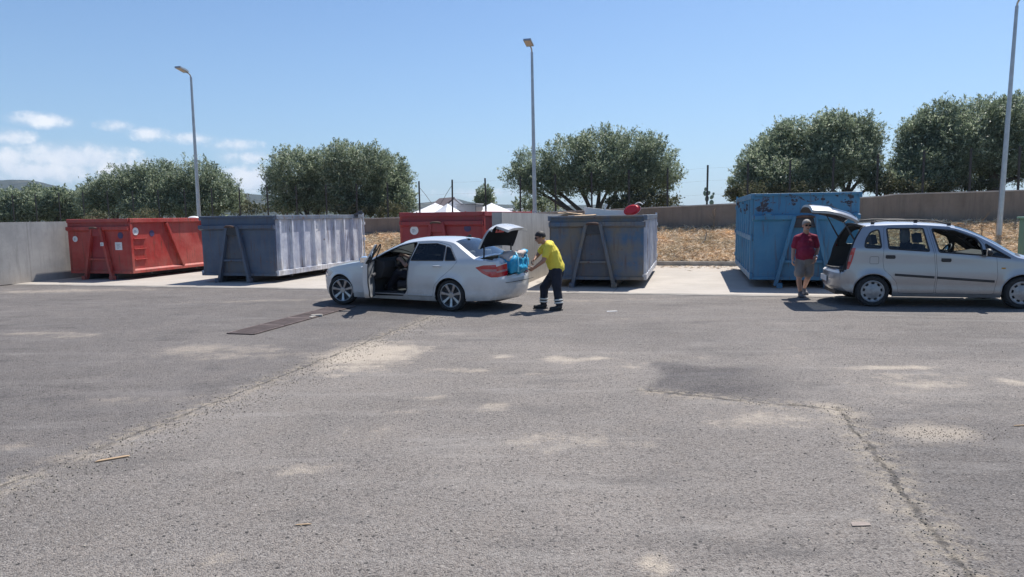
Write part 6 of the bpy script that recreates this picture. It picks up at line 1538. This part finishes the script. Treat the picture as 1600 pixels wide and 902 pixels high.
mb.capsule(nk+Vector((-.05, .0, -.035)), nk+Vector((.05, .0, -.035)), .052, .052)
fuse('polo_shirt', mb, M['maroon'], root, .010, 4, .011, 9)
mb = MB(); mb.capsule(pel+Vector((0, 0, .06)), pel+Vector((0, 0, -.08)), .145, .15, flat=1.2, nrm=(1, 0, 0))
for h_, k_, a_ in ((hA, kA, aA), (hB, kB, aB)): mb.capsule(h_+Vector((0, 0, .03)), h_.lerp(k_, .70), .115, .112)
fuse('shorts', mb, M['khaki'], root, .010, 4, .014, 10)
shoe(root, aA-Vector((0, 0, .045)), tA, M['sandal']); shoe(root, aB-Vector((0, 0, .045)), tB, M['sandal'])
mb = MB(); mb.tube([wrB+Vector((0, .0, .02)), wrB+(elB-wrB)*.16], .036, 14); mb.build('wristwatch', M['chrome'], root, auto=40)
hair_cap(root, P, R, M['hair_grey']); face_bits(root, P, R, 1., glasses=True)
mb = MB(); mb.ell(P(.058, 0, -.066), (.030, .045, .030), R, 14, 8); mb.build('beard', M['hair_grey'], root, smooth=True)

# driver sitting in the white saloon ----------------------------------
root = empty('person', orgw, angw); tag(root, 'driver in dark clothes seated at the wheel of the white saloon', 'person')
V3 = Vector
hip = V3((1.12, .40, .60)); chs = V3((1.0, .40, .92)); nk = V3((.98, .40, 1.08)); hc = V3((1.05, .41, 1.20))
shn = V3((1.02, .57, 1.02)); shf = V3((1.02, .22, 1.02)); eln = V3((1.22, .63, .86)); elf = V3((1.26, .20, .92)); wrn = V3((1.43, .53, .98)); wrf = V3((1.47, .30, 1.04))
mb = MB(); P, R = head(mb, hc, (1, .05, -.05), (0, 0, 1), 1.0)
mb.capsule(hc+V3((-.02, 0, -.07)), nk, .052, .06); mb.capsule(nk+V3((0, 0, -.1)), chs, .11, .125, flat=1.4, nrm=(0, 1, 0)); mb.capsule(chs, hip, .13, .135, flat=1.25, nrm=(0, 1, 0))
for s_, e_, w_ in ((shn, eln, wrn), (shf, elf, wrf)): mb.capsule(s_, e_, .052, .042); mb.capsule(e_, w_, .042, .029); mb.capsule(nk+V3((0, 0, -.05)), s_, .06, .055)
for yy in (.47, .27):
    h_ = V3((1.12, yy, .60)); k_ = V3((1.53, yy+.02, .70)); a_ = V3((1.78, yy, .40)); mb.capsule(h_, k_, .085, .060); mb.capsule(k_, a_, .056, .040)
hand(mb, wrn, (.8, -.3, .25), (0, -.6, -.7), (0, -1, .4), 1.0); hand(mb, wrf, (.8, .2, .2), (0, .6, -.7), (0, 1, .4), 1.0)
fuse('body', mb, M['skin2'], root, .0065, 3)
mb = MB(); mb.capsule(nk+V3((0, 0, -.09)), chs, .125, .142, flat=1.38, nrm=(0, 1, 0)); mb.capsule(chs, hip+V3((0, 0, .04)), .145, .15, flat=1.25, nrm=(0, 1, 0))
for s_, e_ in ((shn, eln), (shf, elf)): mb.capsule(nk+V3((0, 0, -.05)), s_, .075, .072); mb.capsule(s_, s_.lerp(e_, .55), .07, .068)
fuse('shirt', mb, M['navy'], root, .011, 4, .008, 9)
mb = MB(); mb.capsule(hip+V3((0, -.06, 0)), hip+V3((0, .06, 0)), .14, .14)
for yy in (.47, .27):
    h_ = V3((1.12, yy, .60)); k_ = V3((1.53, yy+.02, .70)); a_ = V3((1.78, yy, .40)); mb.capsule(h_, k_, .105, .08); mb.capsule(k_, a_, .078, .062)
fuse('trousers', mb, M['navy'], root, .011, 4, .008, 8)
for yy in (.47, .27): shoe(root, (1.76, yy, .37), (1.90, yy, .40), M['shoe'])
hair_cap(root, P, R, M['hair_dark']); face_bits(root, P, R)

bpy.data.scenes.remove(TMP)
